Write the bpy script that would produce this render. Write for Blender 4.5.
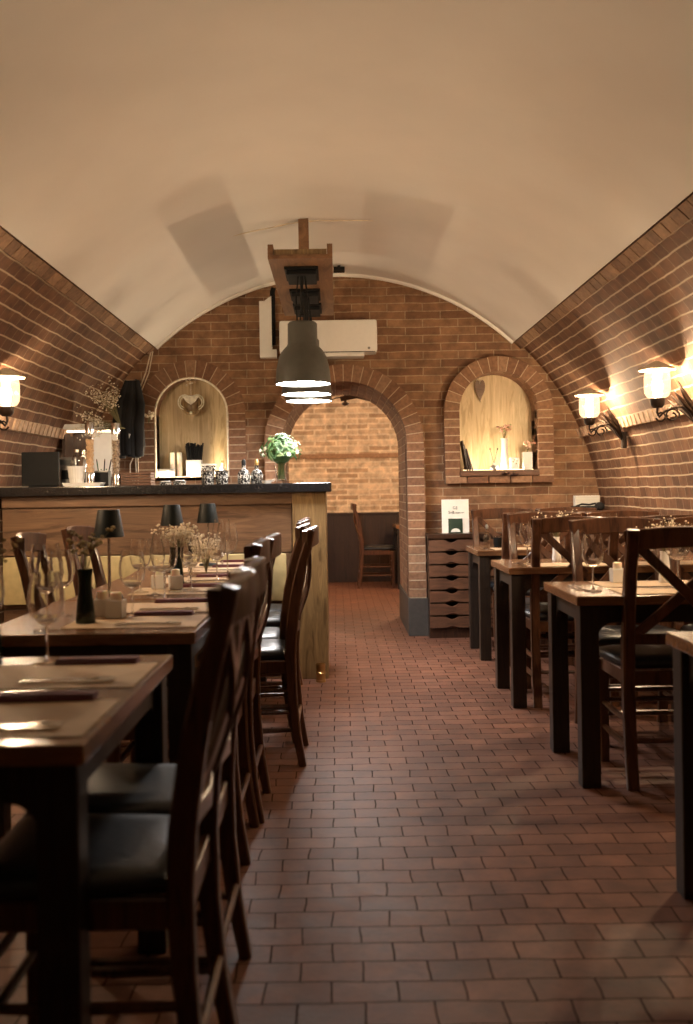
import bpy, bmesh, math, random
from mathutils import Vector, Matrix
random.seed(7)
PI = math.pi
R = math.radians
for o in list(bpy.data.objects): bpy.data.objects.remove(o)
SC = bpy.context.scene
COL = SC.collection

# ------------------------------------------------------------------ camera, world, exposure
CAM_H = 1.15
cam = bpy.data.cameras.new('camera')
cam_o = bpy.data.objects.new('camera', cam); COL.objects.link(cam_o)
cam.sensor_fit = 'VERTICAL'; cam.sensor_height = 36; cam.sensor_width = 36 * 693 / 1024
cam.lens = 35
cam_o.location = (0, 0, CAM_H); cam_o.rotation_euler = (Matrix.Rotation(PI / 2, 3, 'X') @ Matrix.Rotation(R(-.9), 3, 'Z')).to_euler()
cam.shift_x = (346.5 - 337) / 1024; cam.shift_y = -(512 - 490) / 1024
cam.clip_start = 0.05
cam.dof.use_dof = True; cam.dof.focus_distance = 6.2; cam.dof.aperture_fstop = 2.8
SC.camera = cam_o
w = bpy.data.worlds.new('world'); SC.world = w; w.use_nodes = True
w.node_tree.nodes['Background'].inputs[0].default_value = (.05, .04, .03, 1)
w.node_tree.nodes['Background'].inputs[1].default_value = .05
SC.view_settings.view_transform = 'Standard'; SC.view_settings.look = 'None'
SC.view_settings.gamma = 1; SC.view_settings.use_curve_mapping = False
SC.view_settings.exposure = 0.28
SCONCE_W = 130; NICHE_W = 5.5; PEND_E = 88; BACK_W = 62
WARM = (1.0, .78, .55)

# ------------------------------------------------------------------ materials
def newmat(name):
    m = bpy.data.materials.new(name); m.use_nodes = True
    nt = m.node_tree; b = nt.nodes['Principled BSDF']
    return m, nt, b
def plain(name, col, rough=.5, metal=0, noise=.12, nscale=30, bump=0, **kw):
    m, nt, b = newmat(name); L = nt.links
    tc = nt.nodes.new('ShaderNodeTexCoord'); n = nt.nodes.new('ShaderNodeTexNoise')
    n.inputs['Scale'].default_value = nscale; n.inputs['Detail'].default_value = 4
    L.new(tc.outputs['Object'], n.inputs['Vector'])
    r = nt.nodes.new('ShaderNodeValToRGB')
    r.color_ramp.elements[0].position = .3; r.color_ramp.elements[1].position = .7
    r.color_ramp.elements[0].color = (*[c * (1 - noise) for c in col], 1)
    r.color_ramp.elements[1].color = (*[min(1, c * (1 + noise)) for c in col], 1)
    L.new(n.outputs['Fac'], r.inputs[0]); L.new(r.outputs[0], b.inputs['Base Color'])
    b.inputs['Roughness'].default_value = rough; b.inputs['Metallic'].default_value = metal
    if bump:
        bp = nt.nodes.new('ShaderNodeBump'); bp.inputs['Strength'].default_value = bump; bp.inputs['Distance'].default_value = .01
        L.new(n.outputs['Fac'], bp.inputs['Height']); L.new(bp.outputs[0], b.inputs['Normal'])
    for k, v in kw.items(): b.inputs[k.replace('_', ' ')].default_value = v
    return m
def wood(name, c1, c2, scale, rough=.35, rings=1.0, bump=.15, coat=0):
    m, nt, b = newmat(name); L = nt.links
    tc = nt.nodes.new('ShaderNodeTexCoord'); mp = nt.nodes.new('ShaderNodeMapping')
    mp.inputs['Scale'].default_value = scale
    L.new(tc.outputs['Object'], mp.inputs['Vector'])
    n = nt.nodes.new('ShaderNodeTexNoise'); n.inputs['Scale'].default_value = 1; n.inputs['Detail'].default_value = 6; n.inputs['Distortion'].default_value = rings
    L.new(mp.outputs[0], n.inputs['Vector'])
    r = nt.nodes.new('ShaderNodeValToRGB'); cr = r.color_ramp
    cr.elements[0].position = .36; cr.elements[0].color = (*c1, 1)
    cr.elements[1].position = .66; cr.elements[1].color = (*c2, 1)
    e = cr.elements.new(.48); e.color = (*[(a * .35 + d * .65) for a, d in zip(c1, c2)], 1)
    e = cr.elements.new(.52); e.color = (*[(a * .6 + d * .4) for a, d in zip(c1, c2)], 1)
    L.new(n.outputs['Fac'], r.inputs[0]); L.new(r.outputs[0], b.inputs['Base Color'])
    b.inputs['Roughness'].default_value = rough; b.inputs['Coat Weight'].default_value = coat; b.inputs['Coat Roughness'].default_value = .15
    bp = nt.nodes.new('ShaderNodeBump'); bp.inputs['Strength'].default_value = bump; bp.inputs['Distance'].default_value = .003
    L.new(n.outputs['Fac'], bp.inputs['Height']); L.new(bp.outputs[0], b.inputs['Normal'])
    return m
def bricks(name, c1, c2, mortar, bw=.26, rh=.065, ms=.005, rough=.85, bump=.7, stain=.35, offset=.5, spec=.5, rvar=0, bed=None):
    m, nt, b = newmat(name); L = nt.links
    uv = nt.nodes.new('ShaderNodeUVMap')
    br = nt.nodes.new('ShaderNodeTexBrick'); br.offset = offset
    # warp the joints a little so the courses are not ruler-straight
    nw = nt.nodes.new('ShaderNodeTexNoise'); nw.inputs['Scale'].default_value = 6; nw.inputs['Detail'].default_value = 2
    L.new(uv.outputs[0], nw.inputs['Vector'])
    sub = nt.nodes.new('ShaderNodeVectorMath'); sub.operation = 'SUBTRACT'; sub.inputs[1].default_value = (.5, .5, .5)
    L.new(nw.outputs['Color'], sub.inputs[0])
    scl = nt.nodes.new('ShaderNodeVectorMath'); scl.operation = 'SCALE'; scl.inputs['Scale'].default_value = rh * .22
    L.new(sub.outputs[0], scl.inputs[0])
    add = nt.nodes.new('ShaderNodeVectorMath'); L.new(uv.outputs[0], add.inputs[0]); L.new(scl.outputs[0], add.inputs[1])
    L.new(add.outputs[0], br.inputs['Vector'])
    br.inputs['Scale'].default_value = 1; br.inputs['Brick Width'].default_value = bw; br.inputs['Row Height'].default_value = rh
    br.inputs['Mortar Size'].default_value = ms; br.inputs['Mortar Smooth'].default_value = .25; br.inputs['Bias'].default_value = 0
    br.inputs['Color1'].default_value = (*c1, 1); br.inputs['Color2'].default_value = (*c2, 1); br.inputs['Mortar'].default_value = (*mortar, 1)
    n = nt.nodes.new('ShaderNodeTexNoise'); n.inputs['Scale'].default_value = 9; n.inputs['Detail'].default_value = 6; n.inputs['Roughness'].default_value = .65
    L.new(uv.outputs[0], n.inputs['Vector'])
    mr = nt.nodes.new('ShaderNodeMapRange'); mr.inputs[1].default_value = .3; mr.inputs[2].default_value = .7
    mr.inputs[3].default_value = 1 - stain; mr.inputs[4].default_value = 1 + stain * .5
    L.new(n.outputs['Fac'], mr.inputs[0])
    mx = nt.nodes.new('ShaderNodeVectorMath'); mx.operation = 'SCALE'
    L.new(br.outputs['Color'], mx.inputs[0]); L.new(mr.outputs[0], mx.inputs['Scale'])
    if bed:
        sx = nt.nodes.new('ShaderNodeSeparateXYZ'); L.new(add.outputs[0], sx.inputs[0])
        dv = nt.nodes.new('ShaderNodeMath'); dv.operation = 'DIVIDE'; dv.inputs[1].default_value = rh; L.new(sx.outputs['Y'], dv.inputs[0])
        pp = nt.nodes.new('ShaderNodeMath'); pp.operation = 'PINGPONG'; pp.inputs[1].default_value = .5; L.new(dv.outputs[0], pp.inputs[0])
        bm_ = nt.nodes.new('ShaderNodeMapRange'); bm_.inputs[1].default_value = bed[1] * .6; bm_.inputs[2].default_value = bed[1] * 1.4; bm_.inputs[3].default_value = 1; bm_.inputs[4].default_value = 0
        L.new(pp.outputs[0], bm_.inputs[0])
        mc = nt.nodes.new('ShaderNodeMix'); mc.data_type = 'RGBA'; L.new(bm_.outputs[0], mc.inputs[0]); L.new(mx.outputs[0], mc.inputs[6]); mc.inputs[7].default_value = (*bed[0], 1)
        L.new(mc.outputs[2], b.inputs['Base Color'])
    else: L.new(mx.outputs[0], b.inputs['Base Color'])
    n2 = nt.nodes.new('ShaderNodeTexNoise'); n2.inputs['Scale'].default_value = 60; n2.inputs['Detail'].default_value = 4
    L.new(uv.outputs[0], n2.inputs['Vector'])
    ma = nt.nodes.new('ShaderNodeMath'); ma.operation = 'MULTIPLY_ADD'; ma.inputs[1].default_value = -1; L.new(br.outputs['Fac'], ma.inputs[0])
    m2 = nt.nodes.new('ShaderNodeMath'); m2.operation = 'MULTIPLY'; m2.inputs[1].default_value = .35; L.new(n2.outputs['Fac'], m2.inputs[0]); L.new(m2.outputs[0], ma.inputs[2])
    bp = nt.nodes.new('ShaderNodeBump'); bp.inputs['Strength'].default_value = bump; bp.inputs['Distance'].default_value = .006
    L.new(ma.outputs[0], bp.inputs['Height']); L.new(bp.outputs[0], b.inputs['Normal'])
    b.inputs['Roughness'].default_value = rough
    b.inputs['Specular IOR Level'].default_value = spec
    if rvar:
        m3_ = nt.nodes.new('ShaderNodeMix'); m3_.inputs[3].default_value = .95
        m3 = nt.nodes.new('ShaderNodeMapRange'); m3.inputs[3].default_value = rough - rvar; m3.inputs[4].default_value = rough + rvar
        L.new(n.outputs['Fac'], m3.inputs[0]); L.new(m3.outputs[0], m3_.inputs[2]); L.new(br.outputs['Fac'], m3_.inputs[0]); L.new(m3_.outputs[0], b.inputs['Roughness'])
        m4 = nt.nodes.new('ShaderNodeMapRange'); m4.inputs[3].default_value = spec; m4.inputs[4].default_value = 0; L.new(br.outputs['Fac'], m4.inputs[0]); L.new(m4.outputs[0], b.inputs['Specular IOR Level'])
    return m
def island(name, cols, rough=.85, nscale=40):
    m, nt, b = newmat(name); L = nt.links
    g = nt.nodes.new('ShaderNodeNewGeometry'); r = nt.nodes.new('ShaderNodeValToRGB'); cr = r.color_ramp
    cr.elements[0].color = (*cols[0], 1); cr.elements[1].color = (*cols[-1], 1)
    for i, c in enumerate(cols[1:-1]):
        e = cr.elements.new((i + 1) / (len(cols) - 1)); e.color = (*c, 1)
    L.new(g.outputs['Random Per Island'], r.inputs[0])
    tc = nt.nodes.new('ShaderNodeTexCoord'); n = nt.nodes.new('ShaderNodeTexNoise'); n.inputs['Scale'].default_value = nscale; n.inputs['Detail'].default_value = 5
    L.new(tc.outputs['Object'], n.inputs['Vector'])
    mr = nt.nodes.new('ShaderNodeMapRange'); mr.inputs[1].default_value = .3; mr.inputs[2].default_value = .7; mr.inputs[3].default_value = .75; mr.inputs[4].default_value = 1.2
    L.new(n.outputs['Fac'], mr.inputs[0])
    mx = nt.nodes.new('ShaderNodeVectorMath'); mx.operation = 'SCALE'; L.new(r.outputs[0], mx.inputs[0]); L.new(mr.outputs[0], mx.inputs['Scale'])
    L.new(mx.outputs[0], b.inputs['Base Color']); b.inputs['Roughness'].default_value = rough
    bp = nt.nodes.new('ShaderNodeBump'); bp.inputs['Strength'].default_value = .5; bp.inputs['Distance'].default_value = .004
    L.new(n.outputs['Fac'], bp.inputs['Height']); L.new(bp.outputs[0], b.inputs['Normal'])
    return m
def emis(name, col, s, base=None):
    m, nt, b = newmat(name)
    b.inputs['Base Color'].default_value = (*(base or col), 1)
    b.inputs['Emission Color'].default_value = (*col, 1); b.inputs['Emission Strength'].default_value = s
    return m
def glassy(name, col=(1, 1, 1), rough=.0, ior=1.45):
    m, nt, b = newmat(name); L = nt.links
    b.inputs['Base Color'].default_value = (*col, 1); b.inputs['Roughness'].default_value = rough
    b.inputs['Transmission Weight'].default_value = 1; b.inputs['IOR'].default_value = ior
    return m
def thin_glass(name, tint, refl=.12, glow=None, gs=0, hi=.75):
    # thin clear shell: mostly see-through with a fresnel sheen, optional glow of a lit frosted glass
    m = bpy.data.materials.new(name); m.use_nodes = True; nt = m.node_tree; nt.nodes.clear(); L = nt.links
    out = nt.nodes.new('ShaderNodeOutputMaterial'); t = nt.nodes.new('ShaderNodeBsdfTransparent'); t.inputs[0].default_value = (*tint, 1)
    g = nt.nodes.new('ShaderNodeBsdfGlossy'); g.inputs['Roughness'].default_value = .03
    lw = nt.nodes.new('ShaderNodeLayerWeight'); lw.inputs[0].default_value = refl + .25
    mr = nt.nodes.new('ShaderNodeMapRange'); mr.inputs[3].default_value = refl * .5; mr.inputs[4].default_value = hi
    L.new(lw.outputs['Facing'], mr.inputs[0])
    mx = nt.nodes.new('ShaderNodeMixShader'); L.new(mr.outputs[0], mx.inputs[0]); L.new(t.outputs[0], mx.inputs[1]); L.new(g.outputs[0], mx.inputs[2])
    if glow:
        e = nt.nodes.new('ShaderNodeEmission'); e.inputs[0].default_value = (*glow, 1); e.inputs[1].default_value = gs
        ad = nt.nodes.new('ShaderNodeAddShader'); L.new(mx.outputs[0], ad.inputs[0]); L.new(e.outputs[0], ad.inputs[1]); L.new(ad.outputs[0], out.inputs[0])
    else: L.new(mx.outputs[0], out.inputs[0])
    return m

M_BRICK = bricks('wall_brick', (.185, .086, .042), (.31, .165, .084), (.40, .28, .175), bw=.28, rh=.064, ms=.0042, stain=.5)
M_VBRICK = bricks('vault_brick', (.135, .057, .026), (.215, .098, .045), (.30, .19, .11), bw=.125, rh=.071, ms=.0034, stain=.45, bed=((.56, .42, .28), .062))
M_BBRICK = bricks('pale_brick', (.42, .27, .17), (.72, .55, .40), (.74, .59, .44), bw=.27, rh=.068, ms=.013, stain=.5)
M_FLOOR = bricks('floor_tile', (.130, .054, .033), (.195, .086, .054), (.016, .009, .006), bw=.153, rh=.097, ms=.0021, rough=.55, bump=.35, stain=.4, rvar=.12, spec=.30)
M_GBRICK = island('shaped_brick', [(.17, .08, .042), (.27, .14, .076), (.21, .105, .055), (.33, .19, .11)])
M_HBRICK = island('header_brick', [(.26, .15, .082), (.38, .23, .13), (.20, .11, .06), (.32, .19, .11)])
M_SBRICK = island('ledge_brick', [(.42, .27, .17), (.55, .38, .25), (.36, .2, .12)])
M_MORTAR = plain('mortar', (.50, .38, .26), .9, nscale=50)
M_PLASTER = plain('plaster', (.86, .825, .77), .85, noise=.05, nscale=1.3, bump=.03)
M_PLINTH = plain('plinth_stone', (.055, .048, .042), .6)
M_DWOOD = wood('dark_wood', (.022, .010, .006), (.060, .026, .013), (60, 60, 6), .30, coat=.3)
M_CWOOD = wood('chair_wood', (.042, .016, .008), (.115, .048, .023), (50, 50, 6), .28, coat=.35)
M_LEG = wood('table_leg_wood', (.012, .008, .006), (.03, .018, .011), (60, 60, 5), .45)
M_TOP = wood('table_top_wood', (.13, .058, .026), (.26, .13, .06), (5, 45, 45), .26, coat=.35)
M_BAR = wood('bar_plank_wood', (.085, .044, .023), (.205, .118, .064), (1.6, 14, 16), .45, rings=2.2)
M_OLIVE = wood('olive_wood', (.13, .078, .032), (.32, .21, .095), (16, 16, 1.8), .4, rings=2.5)
M_OLIVE2 = wood('pale_olive_panel', (.44, .31, .155), (.68, .53, .31), (15, 15, 1.6), .5, rings=3)
M_BEAM = wood('beam_wood', (.13, .062, .028), (.27, .14, .068), (14, 2, 14), .5)
M_CRATE = wood('crate_wood', (.08, .034, .017), (.155, .068, .034), (4, 30, 30), .55)
M_COUNTER = plain('black_counter', (.012, .011, .011), .22, noise=.4, nscale=80)
M_VINYL = plain('black_vinyl', (.010, .012, .016), .38, noise=.2, nscale=60, bump=.08)
M_KHAKI = plain('khaki_upholstery', (.52, .42, .21), .6, nscale=20, bump=.1)
M_BLACK = plain('black_plastic', (.008, .008, .008), .6, Specular_IOR_Level=.2)
M_CLOTH = plain('black_cloth', (.012, .012, .013), .9, bump=.3, nscale=12)
M_GREY = plain('grey_metal', (.25, .24, .22), .35, .6)
M_IRON = plain('wrought_iron', (.035, .022, .015), .5, .6, bump=.3)
M_CAPM = plain('aged_white_metal', (.72, .62, .47), .5, .2)
M_CHROME = plain('chrome', (.75, .73, .70), .15, 1)
M_BRASS = plain('brass', (.6, .42, .18), .3, 1)
M_WHITE = plain('white_plastic', (.80, .77, .71), .4, noise=.02)
M_CERAMIC = plain('white_ceramic', (.82, .80, .76), .25, noise=.03)
M_SHADE = plain('pendant_enamel', (.075, .072, .060), .42, .1, noise=.08)
M_BSHADE = plain('table_lamp_black', (.004, .006, .005), .5, Specular_IOR_Level=.22)
M_VASE = plain('dark_green_glaze', (.006, .014, .009), .18)
M_KRAFT = plain('kraft_paper', (.52, .38, .24), .75, nscale=15, noise=.06)
M_NAPKIN = plain('burgundy_napkin', (.10, .018, .022), .8, bump=.2)
M_PAPER = plain('white_paper', (.80, .78, .72), .8, noise=.03)
M_GREEN = plain('sign_green', (.008, .03, .014), .5)
M_LEAF = island('leaf_green', [(.025, .07, .018), (.06, .14, .035), (.04, .10, .025), (.22, .30, .12)], .5)
M_FLOWER = island('cream_flowers', [(.75, .72, .55), (.85, .82, .7), (.6, .62, .4)], .6)
M_DRY = island('dried_flowers', [(.72, .62, .46), (.82, .74, .60), (.55, .43, .28)], .8)
M_DRYO = island('dried_olive_sprig', [(.32, .27, .12), (.42, .34, .17), (.22, .17, .08)], .8)
M_PINK = island('pink_flowers', [(.75, .42, .30), (.85, .60, .45), (.6, .28, .2), (.25, .3, .1)], .7)
M_STEM = plain('stem', (.16, .14, .06), .7)
M_GLASS = thin_glass('clear_glass', (.97, .96, .94))
M_TUBE = thin_glass('grinder_tube', (.97, .96, .94), .04, hi=.2)
M_WGLASS = glassy('wine_glass', (1, 1, 1), .02, 1.48)
M_PEPPER = island('peppercorns', [(.10, .05, .03), (.3, .18, .1), (.5, .4, .28), (.04, .02, .02)], .6)
M_SPICE = island('pink_salt', [(.62, .40, .22), (.7, .5, .3), (.5, .3, .15)], .6)
M_ROSE = plain('dark_rose', (.05, .018, .012), .8)
M_BASKET = plain('candle_wax', (.82, .74, .58), .5, Subsurface_Weight=.2)
M_DISC = emis('pendant_diffuser', (1, .95, .91), PEND_E)
M_GLOBE = thin_glass('sconce_glass', (1, .95, .85), .12, (1, .72, .38), .75)
M_BULB = emis('bulb', (1, .75, .45), 25)
M_STRIP = emis('led_strip', (1, .72, .40), 3)
M_SHELF = emis('lit_shelf_strip', (1, .75, .5), 6)
def blotch(name, c1, c2, sc):
    m, nt, b = newmat(name); L = nt.links
    tc = nt.nodes.new('ShaderNodeTexCoord'); n = nt.nodes.new('ShaderNodeTexNoise'); n.inputs['Scale'].default_value = sc; n.inputs['Detail'].default_value = 1; n.inputs['Distortion'].default_value = 1.5
    L.new(tc.outputs['Object'], n.inputs['Vector']); r = nt.nodes.new('ShaderNodeValToRGB'); r.color_ramp.interpolation = 'CONSTANT'
    r.color_ramp.elements[0].color = (*c1, 1); r.color_ramp.elements[1].color = (*c2, 1); r.color_ramp.elements[1].position = .54
    L.new(n.outputs['Fac'], r.inputs[0]); L.new(r.outputs[0], b.inputs['Base Color']); b.inputs['Roughness'].default_value = .2
    return m
M_PATTERN = blotch('patterned_glass', (.012, .012, .014), (.55, .53, .48), 75)
M_WBACK = wood('wainscot_wood', (.020, .010, .006), (.045, .022, .013), (30, 30, 3), .4)

# ------------------------------------------------------------------ helpers
def link(name, bm, mat, parent=None, smooth=False, uv=None, loc=(0, 0, 0)):
    me = bpy.data.meshes.new(name)
    if uv:
        for l0 in list(bm.loops.layers.uv): bm.loops.layers.uv.remove(l0)
        lay = bm.loops.layers.uv.new('UVMap')
        for f in bm.faces:
            for l in f.loops: l[lay].uv = uv(l.vert.co, f.normal)
    bm.normal_update(); bm.to_mesh(me); bm.free()
    for m in (mat if isinstance(mat, (list, tuple)) else [mat]): me.materials.append(m)
    if smooth:
        for p in me.polygons: p.use_smooth = True
        try: me.set_sharp_from_angle(angle=R(smooth if smooth is not True else 40))
        except Exception: pass
    o = bpy.data.objects.new(name, me); COL.objects.link(o); o.location = loc
    if parent: o.parent = parent
    return o
def boxuv(co, n):
    a = [abs(x) for x in n]
    if a[2] >= a[0] and a[2] >= a[1]: return (co.x, co.y)
    if a[0] > a[1]: return (co.y, co.z)
    return (co.x, co.z)
def box(bm, c, s, bev=0, rot=None, mi=0):
    t = bmesh.new(); bmesh.ops.create_cube(t, size=1)
    bmesh.ops.scale(t, vec=s, verts=t.verts)
    if bev: bmesh.ops.bevel(t, geom=t.edges[:], offset=bev, segments=2, affect='EDGES', profile=.6)
    if rot: bmesh.ops.rotate(t, matrix=rot, verts=t.verts)
    bmesh.ops.translate(t, vec=c, verts=t.verts)
    merge(bm, t, mi)
def bx(bm, x0, x1, y0, y1, z0, z1, bev=0, mi=0):
    box(bm, ((x0 + x1) / 2, (y0 + y1) / 2, (z0 + z1) / 2), (x1 - x0, y1 - y0, z1 - z0), bev, mi=mi)
def merge(bm, t, mi=0):
    vm = {}
    for v in t.verts: vm[v] = bm.verts.new(v.co)
    for f in t.faces:
        try: g = bm.faces.new([vm[v] for v in f.verts]); g.material_index = mi
        except ValueError: pass
    t.free()
def ringsweep(bm, rings, closed=True, cap=True, mi=0):
    vs = [[bm.verts.new(p) for p in r] for r in rings]
    n = len(vs[0])
    for a, b in zip(vs, vs[1:]):
        for i in range(n if closed else n - 1):
            j = (i + 1) % n
            f = bm.faces.new((a[i], a[j], b[j], b[i])); f.material_index = mi
    if cap and closed:
        f = bm.faces.new(list(reversed(vs[0]))); f.material_index = mi
        f = bm.faces.new(vs[-1]); f.material_index = mi
def frames(pts, ref):
    out = []
    for i, p in enumerate(pts):
        a = pts[max(0, i - 1)]; b = pts[min(len(pts) - 1, i + 1)]
        t = (b - a).normalized(); u = ref - t * ref.dot(t)
        if u.length < 1e-4: u = t.orthogonal()
        u.normalize(); out.append((p, t, u, t.cross(u)))
    return out
def tube(bm, pts, r, seg=8, ref=(0, 0, 1), mi=0):
    pts = [Vector(p) for p in pts]; ref = Vector(ref)
    if abs((pts[-1] - pts[0]).normalized().dot(ref)) > .95: ref = Vector((1, 0, 0))
    rr = r if isinstance(r, (list, tuple)) else [r] * len(pts)
    rings = [[p + (u * math.cos(2 * PI * k / seg) + v * math.sin(2 * PI * k / seg)) * q for k in range(seg)] for (p, t, u, v), q in zip(frames(pts, ref), rr)]
    ringsweep(bm, rings, mi=mi)
def bar(bm, pts, w_, d_, ref, mi=0):
    # rectangular section: w_ along ref, d_ across
    pts = [Vector(p) for p in pts]; ref = Vector(ref)
    ww = w_ if isinstance(w_, list) else [w_] * len(pts); dd = d_ if isinstance(d_, list) else [d_] * len(pts)
    rings = []
    for (p, t, u, v), a, b in zip(frames(pts, ref), ww, dd):
        a /= 2; b /= 2; c = min(a, b) * .3
        rings.append([p + u * x + v * y for x, y in ((a, b - c), (a - c, b), (-a + c, b), (-a, b - c), (-a, -b + c), (-a + c, -b), (a - c, -b), (a, -b + c))])
    ringsweep(bm, rings, mi=mi)
def lathe(bm, prof, seg=20, c=(0, 0, 0), mi=0):
    c = Vector(c); prev = None
    for r, z in prof:
        if r < 1e-5: ring = [bm.verts.new(c + Vector((0, 0, z)))]
        else: ring = [bm.verts.new(c + Vector((r * math.cos(2 * PI * k / seg), r * math.sin(2 * PI * k / seg), z))) for k in range(seg)]
        if prev:
            for k in range(seg):
                j = (k + 1) % seg
                q = [prev[k % len(prev)], prev[j % len(prev)], ring[j % len(ring)], ring[k % len(ring)]]
                q2 = []
                for v in q:
                    if v not in q2: q2.append(v)
                if len(q2) > 2: f = bm.faces.new(q2); f.material_index = mi
        prev = ring
def ball(bm, c, r, sc=(1, 1, 1), sub=1, mi=0):
    t = bmesh.new(); bmesh.ops.create_icosphere(t, subdivisions=sub, radius=r)
    bmesh.ops.scale(t, vec=sc, verts=t.verts); bmesh.ops.translate(t, vec=c, verts=t.verts); merge(bm, t, mi)
def prism(bm, poly, y0, y1, axis='y', mi=0):
    # poly in (a, b): axis y -> (x, z); axis z -> (x, y); axis x -> (y, z)
    def P(a, b, c): return {'y': (a, c, b), 'z': (a, b, c), 'x': (c, a, b)}[axis]
    A = [bm.verts.new(P(a, b, y0)) for a, b in poly]; B = [bm.verts.new(P(a, b, y1)) for a, b in poly]
    n = len(poly)
    fs = [bm.faces.new(A), bm.faces.new(list(reversed(B)))]
    for i in range(n): fs.append(bm.faces.new((A[(i + 1) % n], A[i], B[i], B[(i + 1) % n])))
    for f in fs: f.material_index = mi
    bmesh.ops.recalc_face_normals(bm, faces=fs)
def plate(loops, y0, y1):
    # filled outline with holes in the x-z plane, from y0 to y1, as a bmesh
    cu = bpy.data.curves.new('t', 'CURVE'); cu.dimensions = '2D'; cu.fill_mode = 'BOTH'; cu.extrude = (y1 - y0) / 2
    for lp in loops:
        s = cu.splines.new('POLY'); s.points.add(len(lp) - 1); s.use_cyclic_u = True
        for p, (x, z) in zip(s.points, lp): p.co = (x, z, 0, 1)
    ob = bpy.data.objects.new('t', cu); COL.objects.link(ob)
    dg = bpy.context.evaluated_depsgraph_get(); me = bpy.data.meshes.new_from_object(ob.evaluated_get(dg))
    bm = bmesh.new(); bm.from_mesh(me)
    for v in bm.verts: v.co = Vector((v.co.x, (y0 + y1) / 2 - v.co.z, v.co.y))
    bm.normal_update()
    bpy.data.objects.remove(ob); bpy.data.curves.remove(cu); bpy.data.meshes.remove(me)
    return bm
def text_bm(txt, size, depth=.0006):
    cu = bpy.data.curves.new('t', 'FONT'); cu.body = txt; cu.size = size; cu.extrude = depth; cu.align_x = 'CENTER'
    ob = bpy.data.objects.new('t', cu); COL.objects.link(ob)
    dg = bpy.context.evaluated_depsgraph_get(); me = bpy.data.meshes.new_from_object(ob.evaluated_get(dg))
    bm = bmesh.new(); bm.from_mesh(me)
    for v in bm.verts: v.co = Vector((v.co.x, -v.co.z, v.co.y))
    bpy.data.objects.remove(ob); bpy.data.curves.remove(cu); bpy.data.meshes.remove(me)
    return bm
def struct(o): o['kind'] = 'structure'; return o
def tag(o, label, cat, group=None):
    o['label'] = label; o['category'] = cat
    if group: o['group'] = group
    return o
def thing(name, label, cat, loc, rz=0, group=None):
    o = bpy.data.objects.new(name, None); COL.objects.link(o); o.location = loc; o.rotation_euler = (0, 0, rz)
    o.empty_display_size = .05
    return tag(o, label, cat, group)
def dup(o, loc, rz, label, group=None):
    kids = [(c, [g for g in bpy.data.objects if g.parent == c]) for c in bpy.data.objects if c.parent == o]
    r = o.copy(); COL.objects.link(r); r.location = loc; r.rotation_euler = (0, 0, rz); r['label'] = label
    if group: r['group'] = group
    for c, gs in kids:
        d = c.copy(); COL.objects.link(d); d.parent = r
        for g in gs:
            e = g.copy(); COL.objects.link(e); e.parent = d
    return r
def point_light(parent, loc, watt, col, rad):
    l = bpy.data.lights.new('light', 'POINT'); l.energy = watt; l.color = col; l.shadow_soft_size = rad
    o = bpy.data.objects.new('bulb_light', l); COL.objects.link(o); o.location = loc; o.parent = parent
    return o
class Maker:
    # first call builds, later calls copy
    def __init__(s, fn): s.fn = fn; s.src = None
    def __call__(s, loc, rz, label, group=None):
        if s.src is None:
            s.src = s.fn(label); s.src.location = loc; s.src.rotation_euler = (0, 0, rz)
            if group: s.src['group'] = group
            return s.src
        return dup(s.src, loc, rz, label, group)

# ------------------------------------------------------------------ room shell
VR, VC = 2.10, .785           # vault radius, height of its centre
YB, YE = -2.6, 7.90           # back end, end wall
A_PL = R(46.9)                # angle where plaster starts
def arc_strip(r, a0, a1, y0, y1, seg, thick):
    bm = bmesh.new()
    for s in range(seg):
        t0 = a0 + (a1 - a0) * s / seg; t1 = a0 + (a1 - a0) * (s + 1) / seg
        q = [bm.verts.new((r_ * math.cos(t), y, VC + r_ * math.sin(t))) for y in (y0, y1) for r_, t in ((r, t0), (r, t1), (r + thick, t1), (r + thick, t0))]
        bm.faces.new((q[0], q[1], q[5], q[4])); bm.faces.new((q[2], q[3], q[7], q[6]))
        bm.faces.new((q[0], q[3], q[2], q[1])); bm.faces.new((q[4], q[5], q[6], q[7]))
        if s == 0: bm.faces.new((q[0], q[4], q[7], q[3]))
        if s == seg - 1: bm.faces.new((q[1], q[2], q[6], q[5]))
    bmesh.ops.remove_doubles(bm, verts=bm.verts, dist=1e-5)
    bmesh.ops.recalc_face_normals(bm, faces=bm.faces)
    return bm
def vuv(co, n):
    a = math.atan2(co.z - VC, co.x)
    return (co.y, VR * a)
# brick haunches of the vault and the straight wall under them
for side, nm in ((1, 'wall_right'), (-1, 'wall_left')):
    if side > 0: bm = arc_strip(VR, 0, A_PL + .01, YB, YE, 24, .15)
    else: bm = arc_strip(VR, PI - A_PL - .01, PI, YB, YE, 24, .15)
    bx(bm, *sorted((side * VR, side * (VR + .15))), YB, YE, 0, VC)
    def wuv(co, n, s=side):
        if co.z < VC + 1e-4: return (co.y, (co.z - VC) if s > 0 else -(co.z - VC) + VR * PI)
        return vuv(co, n)
    struct(link(nm, bm, M_VBRICK, uv=wuv))
struct(link('ceiling', arc_strip(VR - .022, A_PL, PI - A_PL, YB, YE, 48, .17), M_PLASTER, smooth=30))
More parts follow.
